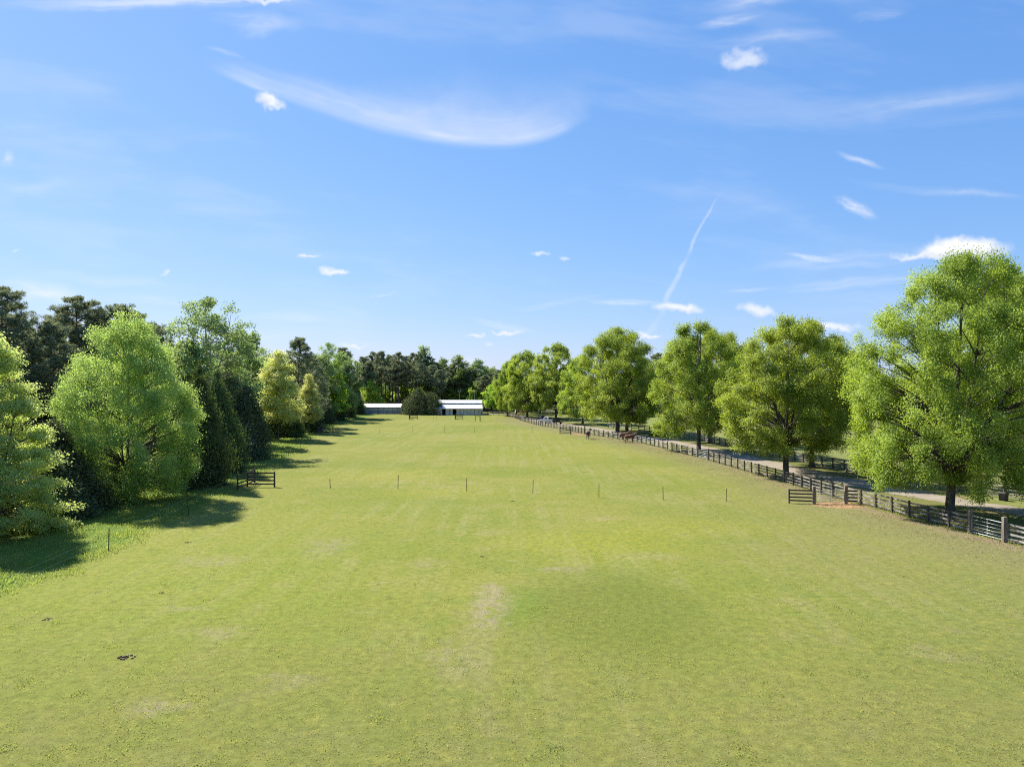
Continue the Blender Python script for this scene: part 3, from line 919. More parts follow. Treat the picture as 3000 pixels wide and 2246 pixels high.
def ground_material():
    def f(T, p):
        pos = T.n('ShaderNodeTexCoord').outputs['Object']
        x, y, z = T.sep(pos)
        big = T.noise(pos, .045, 3, .5)
        mid = T.noise(pos, .35, 4, .6)
        sm = T.noise(pos, 2.6, 4, .65)
        fine = T.noise(pos, 14, 3, .7)
        vfine = T.noise(pos, 48, 2, .7)
        streak = T.noise(T.vmath('MULTIPLY', pos, (.8, .022, 1)), 1.0, 4, .6)
        c = T.mix(T.ramp(big, .35, .65), (.212, .243, .038), (.280, .276, .058))
        c = T.mix(T.math('MULTIPLY', T.ramp(streak, .42, .60, 0, .78), T.ramp(T.noise(pos, .06, 3, .6), .38, .62)), c, (.30, .295, .095))
        c = T.mix(T.ramp(mid, .50, .68, 0, .55), c, (.18, .235, .043))
        c = T.mix(T.ramp(mid, .45, .30, 0, .5), c, (.33, .30, .12))
        # the left of the field is lusher, the right drier
        side = T.math('MULTIPLY_ADD', T.math('SUBTRACT', big, .5), 22, x)
        c = T.mix(T.math('MULTIPLY', T.ramp(side, 0, -20), T.ramp(y, 85, 45, 0, .5)), c, (.250, .285, .040))
        c = T.mix(T.math('MULTIPLY', T.ramp(side, 6, 26), T.ramp(y, 95, 50, 0, .5)), c, (.215, .212, .078))
        # nearer the camera the sward is thinner and browner
        near = T.ramp(T.math('MULTIPLY_ADD', mid, 16, y), 50, 26)
        c = T.mix(T.math('MULTIPLY', near, .62), c, (.176, .180, .056))
        c = T.mix(T.ramp(T.noise(pos, 1.1, 5, .68), .5, .68, 0, .55), c, (.285, .275, .060))
        c = T.mix(T.ramp(T.noise(T.vmath('ADD', pos, (31, 7, 0)), 1.5, 5, .68), .5, .7, 0, .6), c, (.15, .18, .036))
        # the round lush patch, bleached patches, yellow flowering sward
        wob = T.vmath('ADD', pos, T.vmath('SCALE', T.vmath('SUBTRACT', T.noise(pos, .3, 4, .6, color=True), (.5, .5, .5)), 3.4))

        def patch(X, Y, rx, ry, rot=0, a=1.0, b=.45):
            return T.ramp(T.vmath('LENGTH', T.local(T.vmath('MULTIPLY', wob, (1, 1, 0)), (X, Y, 0), rot, (rx, ry, 1))), a, b)
        c = T.mix(T.math('MULTIPLY', patch(5.2, 36.5, 6.6, 9.5, 0, 1.15, .35), .75), c, (.160, .192, .034))
        c = T.mix(T.math('MULTIPLY', patch(.4, 37.5, 1.5, 4.4, 0, 1.3, .1), .38), c, (.125, .225, .022))
        spk = T.ramp(T.math('ADD', T.math('MULTIPLY', T.noise(pos, 1.5, 5, .7), .6), T.math('MULTIPLY', T.noise(pos, 8, 4, .75), .4)), .42, .56)
        for X, Y, rx, ry, k in ((-1.3, 37.2, 1.5, 4.6, .95), (-1.0, 40.5, .8, 1.6, .9), (3.1, 44.6, 1.6, 1.0, .8), (-14, 33.2, 2.2, 1.3, .6), (-13, 26, 1.3, 1.2, .7), (-20, 47, 3, 2.2, .5),
                                (-13.2, 51, 2.2, 4, .6), (9.5, 48, 2.2, 1.6, .5), (18, 30.5, 2, 1.2, .4), (-5.5, 46, 2, 1.2, .5), (-2.5, 30.5, 1.6, 2.4, .5), (8, 62, 3, 1.5, .35), (-17, 37, 1.2, .8, .5), (-9, 28, 1.5, .8, .45)):
            c = T.mix(T.math('MULTIPLY', patch(X, Y, rx, ry, 0, 1.2, .2), T.math('MULTIPLY', spk, k * .88)), c, (.34, .285, .175))
        for X, Y, rx, ry, k in ((6, 52, 9, 6, .55), (14, 58, 10, 5, .4), (-16, 92, 12, 8, .4), (2, 120, 16, 12, .3), (-8, 76, 9, 4, .35)):
            c = T.mix(T.math('MULTIPLY', patch(X, Y, rx, ry, 0, 1.3, .1), T.math('MULTIPLY', spk, k * .75)), c, (.38, .36, .03))
        # lush uncut strip left of the wire
        xw = curve_x(T, y, WIRE_LINE, 4, 42, 203)
        left = T.ramp(T.math('ADD', T.math('SUBTRACT', x, xw), T.math('MULTIPLY', T.math('SUBTRACT', mid, .5), 4)), .8, -1.6)
        c = T.mix(T.math('MULTIPLY', left, .9), c, T.mix(T.ramp(mid, .35, .7), (.115, .20, .026), (.21, .275, .05)))
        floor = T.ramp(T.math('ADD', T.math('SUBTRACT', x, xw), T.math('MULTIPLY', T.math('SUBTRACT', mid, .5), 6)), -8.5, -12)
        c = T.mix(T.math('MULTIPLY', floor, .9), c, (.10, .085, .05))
        # thin dry strip with leaf litter along the lane fence
        xf = curve_x(T, y, FENCE_LINE, 5, 46, 246)
        df = T.math('SUBTRACT', x, xf)
        rim = T.math('MULTIPLY', T.ramp(T.math('ADD', df, T.math('MULTIPLY', T.math('SUBTRACT', mid, .5), 7)), -11, -1.0), T.ramp(y, 250, 235))
        dry = T.mix(T.ramp(T.noise(pos, 5, 4, .7), .35, .62), (.155, .165, .055), (.27, .225, .13))
        c = T.mix(T.math('MULTIPLY', rim, .62), c, dry)
        bare = T.math('MULTIPLY', T.ramp(T.math('ABSOLUTE', T.math('ADD', df, T.math('MULTIPLY_ADD', mid, 2.4, -.6))), 1.5, .2), T.ramp(sm, .35, .6, .3, 1))
        c = T.mix(T.math('MULTIPLY', bare, T.ramp(y, 250, 235, 0, .75)), c, (.30, .225, .14))
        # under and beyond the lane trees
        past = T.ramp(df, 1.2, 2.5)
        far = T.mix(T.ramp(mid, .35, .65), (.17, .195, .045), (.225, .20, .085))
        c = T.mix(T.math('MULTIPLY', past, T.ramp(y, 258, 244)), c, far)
        pasture = T.ramp(df, 13, 16)
        c = T.mix(T.math('MULTIPLY', pasture, T.ramp(y, 258, 244)), c, T.mix(T.ramp(mid, .35, .65), (.20, .235, .06), (.26, .265, .085)))
        # trodden clay at the two corner gates
        for X, Y, rx, ry in ((31.4, 68.4, 2.9, 2.2), (15.2, 164, 2.6, 3.2)):
            c = T.mix(T.math('MULTIPLY', patch(X, Y, rx, ry, 0, 1.0, .5), .95), c, T.mix(T.ramp(sm, .3, .7), (.42, .235, .11), (.50, .32, .18)))
        # wood floor beyond the field
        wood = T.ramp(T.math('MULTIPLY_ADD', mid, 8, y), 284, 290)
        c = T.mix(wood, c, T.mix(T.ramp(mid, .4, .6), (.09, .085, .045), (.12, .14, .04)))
        # blade scale variation
        v = T.math('MULTIPLY_ADD', T.math('SUBTRACT', fine, .5), 1.15, 1.0)
        v = T.math('MULTIPLY', v, T.math('MULTIPLY_ADD', T.math('SUBTRACT', vfine, .5), .7, 1.0))
        v = T.math('MULTIPLY', v, T.math('MULTIPLY_ADD', T.math('SUBTRACT', sm, .5), 1.05, 1.0))
        hs = T.n('ShaderNodeHueSaturation')
        T.put(hs.inputs['Color'], c)
        T.put(hs.inputs['Value'], T.math('MULTIPLY', T.math('MAXIMUM', v, .5), .665))
        T.put(hs.inputs['Hue'], T.math('MULTIPLY_ADD', T.math('SUBTRACT', T.noise(pos, 7, 3, .7), .5), .06, .5))
        T.put(p.inputs['Base Color'], hs.outputs[0])
        p.inputs['Specular IOR Level'].default_value = .08
        bp = T.n('ShaderNodeBump')
        bp.inputs['Strength'].default_value = .55
        bp.inputs['Distance'].default_value = .035
        T.put(bp.inputs['Height'], T.math('ADD', fine, T.math('MULTIPLY', sm, 1.6)))
        T.put(p.inputs['Normal'], bp.outputs[0])
    return mat('pasture_grass', f, .95)


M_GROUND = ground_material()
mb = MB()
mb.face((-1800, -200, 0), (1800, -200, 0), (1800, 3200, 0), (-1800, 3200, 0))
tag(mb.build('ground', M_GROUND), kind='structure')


def smooth_line(pts, step):
    pts = [np.array(p[:2], float) for p in pts]
    P = [pts[0]] + pts + [pts[-1]]
    out = []
    for i in range(1, len(P) - 2):
        a, b, c, d = P[i - 1], P[i], P[i + 1], P[i + 2]
        n = max(1, int(np.linalg.norm(c - b) / step))
        for k in range(n):
            t = k / n
            out.append(.5 * (2 * b + (c - a) * t + (2 * a - 5 * b + 4 * c - d) * t * t + (3 * b - a - 3 * c + d) * t ** 3))
    out.append(pts[-1])
    return np.array(out)


def resample(pts, spacing):
    d = np.concatenate([[0], np.cumsum(np.linalg.norm(np.diff(pts, axis=0), axis=1))])
    n = max(1, int(round(d[-1] / spacing)))
    s = np.linspace(0, d[-1], n + 1)
    return np.stack([np.interp(s, d, pts[:, 0]), np.interp(s, d, pts[:, 1])], 1)


def gravel(T, p):
    pos = T.n('ShaderNodeTexCoord').outputs['Object']
    a = T.noise(pos, .5, 4, .6)
    b = T.noise(pos, 9, 4, .7)
    c = T.mix(T.ramp(a, .35, .65), (.22, .18, .13), (.285, .24, .18))
    c = T.mix(T.ramp(b, .4, .75), c, (.18, .155, .125))
    c = T.mix(T.ramp(T.noise(pos, .8, 4, .7), .60, .72, 0, .6), c, (.16, .15, .08))
    T.put(p.inputs['Base Color'], c)
    bp = T.n('ShaderNodeBump')
    bp.inputs['Strength'].default_value = .5
    bp.inputs['Distance'].default_value = .03
    T.put(bp.inputs['Height'], b)
    T.put(p.inputs['Normal'], bp.outputs[0])


M_GRAVEL = mat('gravel', gravel, .95)
rs = np.random.RandomState(2)
cl = smooth_line(LANE, .5)
dv = np.gradient(cl, axis=0)
dv /= np.linalg.norm(dv, axis=1, keepdims=True)
nv = np.stack([dv[:, 1], -dv[:, 0]], 1)
jl = np.convolve(rs.normal(0, .5, len(cl)), np.ones(4) / 4, 'same')
jr = np.convolve(rs.normal(0, .5, len(cl)), np.ones(4) / 4, 'same')
L, R_ = cl - nv * (2.0 + jl)[:, None], cl + nv * (2.2 + jr)[:, None]
mb = MB()
for i in range(len(cl) - 1):
    mb.face((*L[i], .012), (*R_[i], .012), (*R_[i + 1], .012), (*L[i + 1], .012))
tag(mb.build('lane', M_GRAVEL), kind='structure')


# ------------------------------------------------------------------ fences and gates
M_BOARD = noisy('old_board', (.085, .072, .062), (.30, .275, .25), 1.1, .85, .38, .62, stretch=(1, 1, 3))
M_BOARD_GREY = noisy('grey_board', (.20, .185, .17), (.46, .43, .40), 1.2, .85, .35, .62, stretch=(1, 1, 3), c=(.07, .065, .06), cs=.7)  # weathered grey; also holds the lighter tone of sunlit runs
M_POST = noisy('old_post', (.06, .05, .042), (.15, .122, .10), 3, .9, stretch=(2, 2, .4))
M_BIGPOST = noisy('gate_post_wood', (.12, .095, .07), (.24, .19, .14), 2.5, .9, stretch=(2, 2, .4))
M_DARKWOOD = noisy('dark_stained_wood', (.028, .022, .018), (.085, .068, .055), 3, .8, stretch=(1, 1, 2))
M_STEEL = noisy('galvanised_steel', (.28, .30, .32), (.42, .44, .47), 6, .45, metal=.6)
M_TPOST = noisy('green_steel_post', (.03, .032, .026), (.075, .062, .05), 9, .7)
fr = random.Random(9)
_post = {}


def post_mesh(w, h, m, cap=True):
    key = (round(w, 3), round(h, 2), m.name)
    if key not in _post:
        b = MB()
        b.box((0, 0, h / 2 - .1), (w, w, h + .2), 0, .96)
        if cap:
            b.box((0, 0, h + .015), (w * .8, w * .8, .03), 0, .5)
        _post[key] = b.mesh('post', m)
    return _post[key]


def board_fence(name, label, pts, spacing=2.2, h=1.36, boards=4, side=1, m_b=None, m_p=None, pw=.135, group=None, gap0=.27, first=True, last=True, bh=.14):
    """posts with boards on one side; side=1 puts boards on the right of the walking direction"""
    o = empty(name, (pts[0][0], pts[0][1], 0))
    tag(o, label, 'fence', group)
    org = np.array((pts[0][0], pts[0][1]))
    q = resample(np.array([p[:2] for p in pts], float), spacing) - org
    d = np.gradient(q, axis=0)
    d /= np.linalg.norm(d, axis=1, keepdims=True)
    nn = np.stack([d[:, 1], -d[:, 0]], 1) * side
    for i in range(len(q)):
        if (i == 0 and not first) or (i == len(q) - 1 and not last):
            continue
        c = link('post', post_mesh(pw, h + .06, m_p or M_POST), o)
        c.location = (q[i][0], q[i][1], fr.uniform(-.05, .04))
        c.rotation_euler = (fr.gauss(0, .012), fr.gauss(0, .012), math.atan2(d[i][1], d[i][0]))
    for k in range(boards):
        b = MB()
        z0 = gap0 + (h - .08 - gap0) * k / (boards - 1)
        zz = [z0 + fr.gauss(0, .014) for _ in q]
        for i in range(len(q) - 1):
            off = nn[i] * (pw / 2 + .018)
            a = q[i] + off
            e = q[i + 1] + nn[i + 1] * (pw / 2 + .018)
            u = (e - a) / np.linalg.norm(e - a)
            b.bar((*(a + u * .004), zz[i] + fr.gauss(0, .01)), (*(e - u * .004), zz[i + 1] + fr.gauss(0, .01)), .03, bh)
        b.build('rail', m_b or M_BOARD, o)
    return o


def steel_gate(label, a, b, h=1.25, bars=6, posts=True, ph=1.75, group='tubular steel gates', pm=None):
    a, b = np.array(a[:2], float), np.array(b[:2], float)
    mid = (a + b) / 2
    o = empty('steel_gate', (mid[0], mid[1], 0), math.atan2(*(b - a)[::-1]))
    tag(o, label, 'gate', group)
    L = np.linalg.norm(b - a) / 2 - .16
    f = MB()
    c = .12
    loop = [(-L, 0, .14 + c), (-L + c * .3, 0, .14 + c * .3), (-L + c, 0, .14), (L - c, 0, .14), (L - c * .3, 0, .14 + c * .3), (L, 0, .14 + c), (L, 0, h - c),
            (L - c * .3, 0, h - c * .3), (L - c, 0, h), (-L + c, 0, h), (-L + c * .3, 0, h - c * .3), (-L, 0, h - c), (-L, 0, .14 + c)]
    f.tube(loop, .028, 6)
    f.build('frame', M_STEEL, o, True)
    for k in range(1, bars - 1):
        z = .14 + (h - .14) * (k / (bars - 1)) ** 1.12
        t = MB()
        t.tube([(-L, 0, z), (L, 0, z)], .022, 6)
        t.build('bar', M_STEEL, o, True)
    t = MB()
    t.box((0, -.03, (h + .14) / 2), (.06, .025, h - .14))
    t.build('brace', M_STEEL, o)
    return o


def gate_post(p, h, label, w=.26):
    o = link('gate_post', post_mesh(w, h, M_BIGPOST))
    o.location = (p[0], p[1], 0)
    o.rotation_euler = (0, 0, fr.uniform(-.1, .1))
    tag(o, label, 'post', 'thick gate posts')


def fences():
    F = FENCE_LINE
    LF = 'board fence runs along the lane'
    board_fence('board_fence', 'lane fence run to the right of the steel gate at the photo edge', smooth_line([G(3240, 1675)] + F[0:3], .5), group=LF, last=False, m_b=M_BOARD_GREY, h=1.45)
    board_fence('board_fence', 'lane fence run between the gate by the tallest maple and the halfway gate', smooth_line(F[3:12], .5), group=LF, first=False, last=False, spacing=2.25)
    board_fence('board_fence', 'lane fence run from the halfway gate past the chestnut horses', smooth_line(F[12:18], .5), group=LF, first=False, last=False, m_b=M_BOARD_GREY)
    board_fence('board_fence', 'far lane fence run curving from the second clay corner toward the barn', smooth_line(F[17:], .5), group=LF, first=False)
    board_fence('board_fence', 'fence across the far end of the field right of the barn', [G(1500, 1222), (-3, 261), (-7.6, 262), (-11.2, 262.3)], group=LF, first=False)
    steel_gate('shiny steel gate standing by the tallest maple', F[2], F[3], 1.4)
    gate_post(F[2], 1.85, 'thick post at the right end of the shiny steel gate', .3)
    gate_post(F[3], 1.8, 'thick post at the left end of the shiny steel gate', .28)
    steel_gate('steel gate halfway along the lane fence', F[11], F[12], 1.3)
    gate_post(F[11], 1.75, 'thick post at the near end of the halfway gate')
    gate_post(F[12], 1.7, 'thick post at the far end of the halfway gate')
    # inner corner by the first clay patch
    a, b, c, d = G(2312, 1473.5), G(2385, 1475.5), G(2478, 1475.5), G(2514, 1475.6)
    PF = 'short panels of dark board fence'
    board_fence('short_fence', 'short dark panel left of the orange clay patch, nearest the lane gate', [a, b], 2.4, group=PF, last=False, h=1.34, m_b=M_DARKWOOD, side=-1)
    board_fence('short_fence', 'short dark panel joining the clay corner to the lane fence', [c, d], 2.4, group=PF, first=False, last=False, h=1.34, m_b=M_DARKWOOD, side=-1)
    steel_gate('thin grey gate behind the orange clay patch', b, c, 1.28)
    gate_post(b, 1.7, 'thick post left of the orange clay patch')
    gate_post(c, 1.78, 'thick post right of the orange clay patch')
    a, b, c = G(1640.5, 1270.4), G(1672, 1272.6), G(1713, 1271)
    board_fence('short_fence', 'short dark panel left of the far clay patch behind the dark horse', [a, b], 2.5, group=PF, last=False, h=1.45, m_b=M_DARKWOOD, side=-1)
    gate_post(b, 1.85, 'thick post left of the far clay patch')
    gate_post(c, 1.85, 'thick post right of the far clay patch')
    steel_gate('thin gate behind the far clay patch', b, c, 1.3)

    # corner fences out in the field, shaped like a T
    def corner(A, M, B, Rr, h, label, sp=2.9):
        o = empty('corner_fence', (M[0], M[1], 0))
        tag(o, label, 'fence', 'corner fences in the field')
        rel = lambda p: np.array((p[0] - M[0], p[1] - M[1]))
        for p in (A, M, B, Rr):
            if p is None:
                continue
            q = link('post', post_mesh(.15, h + .05, M_DARKWOOD), o)
            q.location = (*rel(p), 0)
        for s, e in ((A, M), (M, B), (M, Rr)):
            if s is None or e is None:
                continue
            for k in range(4):
                z = h - .07 - k * (h - .42) / 3
                m = MB()
                s2, e2 = rel(s), rel(e)
                u = (e2 - s2) / np.linalg.norm(e2 - s2)
                nn = np.array((u[1], -u[0])) * .095
                m.bar((*(s2 + nn - u * .05), z + fr.gauss(0, .01)), (*(e2 + nn + u * .05), z + fr.gauss(0, .01)), .03, .15)
                m.build('rail', M_DARKWOOD, o)
    corner((-30.1, 77.9), (-29.95, 80.4), (-30.4, 83.9), (-26.85, 80.3), 1.66, 'nearest dark corner fence, in front of the pointed cedars')
    corner((-44.3, 162.3), (-45.0, 166.4), (-45.4, 170), (-41.8, 165.8), 1.75, 'second dark corner fence, at the cedars right of the yellow tree')
    corner((-33.1, 228.5), (-33.5, 232), (-34.2, 238), (-30.9, 232), 1.8, 'far corner fence in front of the huge evergreen bush')
    corner((-18.6, 234), (-18.45, 230), None, (-15.9, 230), 1.6, 'far corner fence in front of the barn doors')
    o = empty('brace_post', (-10.6, 220, 0))
    tag(o, 'pair of tall posts with one top rail near the right corner of the barn', 'fence brace')
    for x, w in ((-.75, .13), (.72, .24)):
        q = link('post', post_mesh(w, 1.85, M_DARKWOOD), o)
        q.location = (x, 0, 0)
    m = MB()
    m.bar((-.75, -.13, 1.55), (.72, -.15, 1.55), .04, .12)
    m.build('rail', M_DARKWOOD, o)
    # second fence across the lane
    board_fence('board_fence', 'dark board fence on the far side of the lane', smooth_line([(58, 52), (53, 64), (49.5, 73), (47, 80.5), (45.2, 92), (43.9, 99), (42.9, 105), (39.7, 136), (33.5, 170), (29.8, 177.5)], .5), group=LF, spacing=2.4, h=1.4, last=False)
    board_fence('board_fence', 'weathered board fence coloured pale as if sunlit behind the chestnut horses, across the lane', [(29.8, 177.5), (25.2, 186.5)], group=LF, spacing=2.3, h=1.45, m_b=M_BOARD_GREY)  # paler boards: the sunlight on this run is put into their colour
    board_fence('rail_fence', 'dark rail fence in front of the low metal shed', [(-60.5, 268.5), (-41, 268.5)], 3.2, 1.35, 3, m_b=M_DARKWOOD, m_p=M_DARKWOOD, gap0=.4)
    board_fence('rail_fence', 'pale rail fence between the low metal shed and the barn', [(-40.6, 270), (-28.6, 268)], 3.0, 1.5, 4, m_b=M_BOARD_GREY, gap0=.35)
    board_fence('rail_fence', 'dark rail fence along the pasture beyond the lane trees', [(90, 120), (66, 160), (48, 205)], 3.0, 1.4, 3, m_b=M_BOARD, gap0=.4)


fences()


def steel_posts():
    rows = [((968, 1402, 1430), (1166, 1391, 1432), (1367, 1401, 1438.5), (1561, 1405, 1444.5), (1755, 1417, 1457), (1943, 1425, 1463.5), (2129, 1432, 1468.5)),
            ((1112.5, 1250, 1268.5), (1209.5, 1249, 1267), (1301.5, 1248, 1268), (1390.5, 1251, 1269), (1476.6, 1251, 1269.5), (1559, 1248, 1269)),
            ((318, 1546, 1612), (552, 1445, 1507), (803, 1338, 1372.5), (845.5, 1309, 1337.5), (880.5, 1290, 1314.5), (909, 1270, 1290.5), (992, 1228, 1243.5), (1270, 1221, 1232), (1278.5, 1219, 1229)),]
    row_name = ('steel fence post in the near row across the field', 'steel fence post in the far row across the field', 'steel fence post along the mown edge by the cedars')
    grp = ('near row of steel posts', 'far row of steel posts', 'steel posts on the mown edge')
    tops = []
    for r, (ps, lb, g) in enumerate(zip(rows, row_name, grp)):
        for i, (px, y0, y1) in enumerate(ps):
            p = G(px, y1)
            h = (y1 - y0) / FPX * p.y
            k = .85 if p.y < 120 else .68
            o = empty('fence_post', p, fr.uniform(0, 3))
            b = MB()
            b.box((0, 0, h / 2), (.075 * k, .03 * k, h))
            b.box((0, .018 * k, h / 2), (.014 * k, .03 * k, h))
            b.build('stake', M_TPOST, o)
            for z in (.45, .78, .98):
                c = MB()
                c.box((0, -.028 * k, h * z), (.05 * k, .045, .06))
                c.build('insulator', M_INS, o)
            o.rotation_euler = (fr.gauss(0, .03), fr.gauss(0, .03) + (.05 if r == 2 and i == 0 else 0), o.rotation_euler.z)
            d = lb
            if r == 0:
                d = ('leftmost post of the near row across the field', 'second post from the left in the near row across the field', 'third post from the left in the near row across the field',
                     'middle post of the near row, straight ahead right of centre', 'third post from the right in the near row across the field', 'second post from the right in the near row across the field', 'rightmost post of the near row, left of the clay corner')[i]
            elif r == 1:
                d = ('leftmost post of the far row across the field', 'second post from the left in the far row across the field', 'third post from the left in the far row across the field',
                     'third post from the right in the far row across the field', 'second post from the right in the far row across the field', 'rightmost post of the far row, near the shaded lane fence')[i]
            else:
                d = ('leaning steel post nearest the camera, by the shade of the tiered tree', 'steel post standing in the shadow tip of the big egg shaped tree', 'steel post just beyond the nearest corner fence', 'second steel post beyond the nearest corner fence',
                     'steel post in the shade streaks of the yellow tree', 'steel post just before the second corner fence', 'steel post beyond the second corner fence by the dark cedars',
                     'left one of two thin posts in front of the evergreen bush', 'right one of two thin posts in front of the evergreen bush')[i]
            tag(o, d, 'fence post', g)
            if r == 2 and i < 7:
                tops.append((p, h))
    w = MB()
    line = [(G(-60, 1790), 1.5)] + tops
    for z in (.5, .8):
        for (p, h), (q, g2) in zip(line[:-1], line[1:]):
            pts = []
            for t in np.linspace(0, 1, 7):
                s = p.lerp(q, t)
                s.z = (h * (1 - t) + g2 * t) * z - .09 * math.sin(math.pi * t)
                pts.append(s)
            w.tube(pts, .0035, 3)
    tag(w.build('fence_wire', M_WIRE), 'thin electric wire strung along the steel posts on the mown edge', 'wire')


M_INS = noisy('yellow_plastic', (.30, .24, .05), (.42, .34, .08), 8, .5)
M_WIRE = noisy('pale_wire', (.25, .27, .2), (.35, .36, .28), 8, .5)
steel_posts()

# ------------------------------------------------------------------ barn, sheds, poles
def ribbed(name, a, b, pitch, axis='X', rough=.5, metal=0.0, dirt=(.4, .38, .35), depth=.5):
    def f(T, p):
        pos = T.n('ShaderNodeTexCoord').outputs['Object']
        x = T.sep(pos)[0 if axis == 'X' else 1]
        w = T.math('SINE', T.math('MULTIPLY', x, 2 * math.pi / pitch))
        n = T.noise(T.vmath('MULTIPLY', pos, (1, 1, .3)), .9, 5, .65)
        c = T.mix(T.ramp(n, .35, .65), a, b)
        c = T.mix(T.ramp(T.noise(T.vmath('MULTIPLY', pos, (2.2, .4, .5)), 1.2, 4, .7), .58, .74, 0, .55), c, dirt)
        T.put(p.inputs['Base Color'], c)
        p.inputs['Metallic'].default_value = metal
        bp = T.n('ShaderNodeBump')
        bp.inputs['Strength'].default_value = depth
        bp.inputs['Distance'].default_value = .03
        T.put(bp.inputs['Height'], T.ramp(w, .5, 1))
        T.put(p.inputs['Normal'], bp.outputs[0])
    return mat(name, f, rough)


M_ROOF = ribbed('white_metal_roof', (.56, .56, .55), (.68, .68, .67), .45, dirt=(.50, .47, .43))
M_BARNWALL = ribbed('white_board_wall', (.58, .55, .51), (.70, .67, .63), .3, rough=.8, dirt=(.44, .40, .35))
M_SHEDWALL = ribbed('galvanised_wall', (.40, .43, .47), (.52, .55, .60), .25, rough=.5, metal=.15, dirt=(.36, .35, .34))
M_TRIM = noisy('brown_trim', (.10, .07, .055), (.18, .13, .10), 4, .8)
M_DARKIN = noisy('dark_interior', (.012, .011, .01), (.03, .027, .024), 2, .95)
M_WHITE = noisy('white_paint', (.62, .61, .60), (.74, .73, .72), 3, .6)


def barn():
    X0, X1, Y0 = -28.6, -11.4, 263.0
    o = empty('barn', ((X0 + X1) / 2, Y0, 0))
    tag(o, 'long white barn with stall doors and two level white metal roof', 'barn')
    W = (X1 - X0) / 2
    D = 13.0
    openings = [(-25.85, -24.7), (-21.9, -20.7)]
    doors = [(-24.6, -23.2), (-20.6, -19.3), (-17.85, -16.65), (-13.85, -12.6)]
    cx = (X0 + X1) / 2
    # front wall with real openings
    w = MB()
    xs = [X0]
    for a, b in openings:
        w.box(((xs[-1] + a) / 2 - cx, .1, 1.2), (a - xs[-1], .2, 2.4))
        w.box(((a + b) / 2 - cx, .1, 2.35), (b - a, .2, .1))
        xs.append(b)
    w.box(((xs[-1] + X1) / 2 - cx, .1, 1.2), (X1 - xs[-1], .2, 2.4))
    w.box((0, D - .1, 1.2), (2 * W, .2, 2.4))
    for s in (-1, 1):
        n = len(w.v)
        pts = [(0, 0.2), (D, 0.2)]
        prof = [(.2, 0), (D - .2, 0), (D - .2, 2.4), (D - 4.3, 3.9), (D - 4.3, 4.4), (D / 2, 5.25), (4.3, 4.4), (4.3, 3.9), (.2, 2.4)]
        for xo in (W - .2, W):
            w.v += [(s * xo, y, z) for y, z in prof]
        m = len(prof)
        w.f.append(tuple(n + i for i in range(m)))
        w.f.append(tuple(n + m + i for i in reversed(range(m))))
        for i in range(m):
            j = (i + 1) % m
            w.f.append((n + i, n + j, n + m + j, n + m + i))
    w.build('wall', M_BARNWALL, o)
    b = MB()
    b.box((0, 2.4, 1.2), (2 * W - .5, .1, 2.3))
    b.build('shade_backing', M_DARKIN, o)  # near-black sheet: indoor shade behind the openings is put into its colour
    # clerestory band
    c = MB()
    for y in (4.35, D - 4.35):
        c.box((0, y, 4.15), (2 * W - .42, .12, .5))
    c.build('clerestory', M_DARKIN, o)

    def slab(name, ya, za, yb, zb, xa, xb, t=.06):
        r = MB()
        r.v += [(-xa, ya, za), (xa, ya, za), (xb, yb, zb), (-xb, yb, zb), (-xa, ya, za + t), (xa, ya, za + t), (xb, yb, zb + t), (-xb, yb, zb + t)]
        r.f += [(3, 2, 1, 0), (4, 5, 6, 7), (0, 1, 5, 4), (1, 2, 6, 5), (2, 3, 7, 6), (3, 0, 4, 7)]
        return r.build(name, M_ROOF, o)
    slab('lower_roof', -.65, 2.36, 4.28, 3.98, W + .55, W + .15)
    slab('lower_roof', D + .65, 2.36, D - 4.28, 3.98, W + .55, W + .15)
    slab('upper_roof', 3.7, 4.28, D / 2, 5.38, W + .15, W + .0)
    slab('upper_roof', D - 3.7, 4.28, D / 2, 5.38, W + .15, W + .0)
    f = MB()
    f.box((0, -.67, 2.28), (2 * W + 1.1, .03, .14))
    f.box((0, -.02, 2.3), (2 * W, .04, .1))
    f.build('fascia', M_TRIM, o)
    for a, b_ in doors:
        d = MB()
        d.box(((a + b_) / 2 - cx, -.03, 1.15), (b_ - a, .05, 2.2))
        d = d.build('door', M_WHITE, o)
        fr_ = MB()
        for x in (a, b_):
            fr_.box((x - cx, -.04, 1.15), (.14, .08, 2.3))
        fr_.box(((a + b_) / 2 - cx, -.065, 1.28), (b_ - a, .02, .12))
        fr_.box(((a + b_) / 2 - cx, -.04, 2.24), (b_ - a + .09, .08, .08))
        fr_.build('frame', M_TRIM, d)
        h = MB()
        h.box((a - cx + .25, -.085, 1.42), (.4, .02, .1))
        h.build('hinge', M_DARKWOOD, d)
    for a, b_ in openings:
        fr_ = MB()
        for x in (a, b_):
            fr_.box((x - cx, -.02, 1.15), (.09, .06, 2.3))
        fr_.build('doorway_frame', M_TRIM, o)
    for x in (-15.3, -18.9, -22.7):
        s = MB()
        s.box((x - cx, -.012, 1.15), (.07, .026, 2.3))
        s.build('batten', M_TRIM, o)


barn()


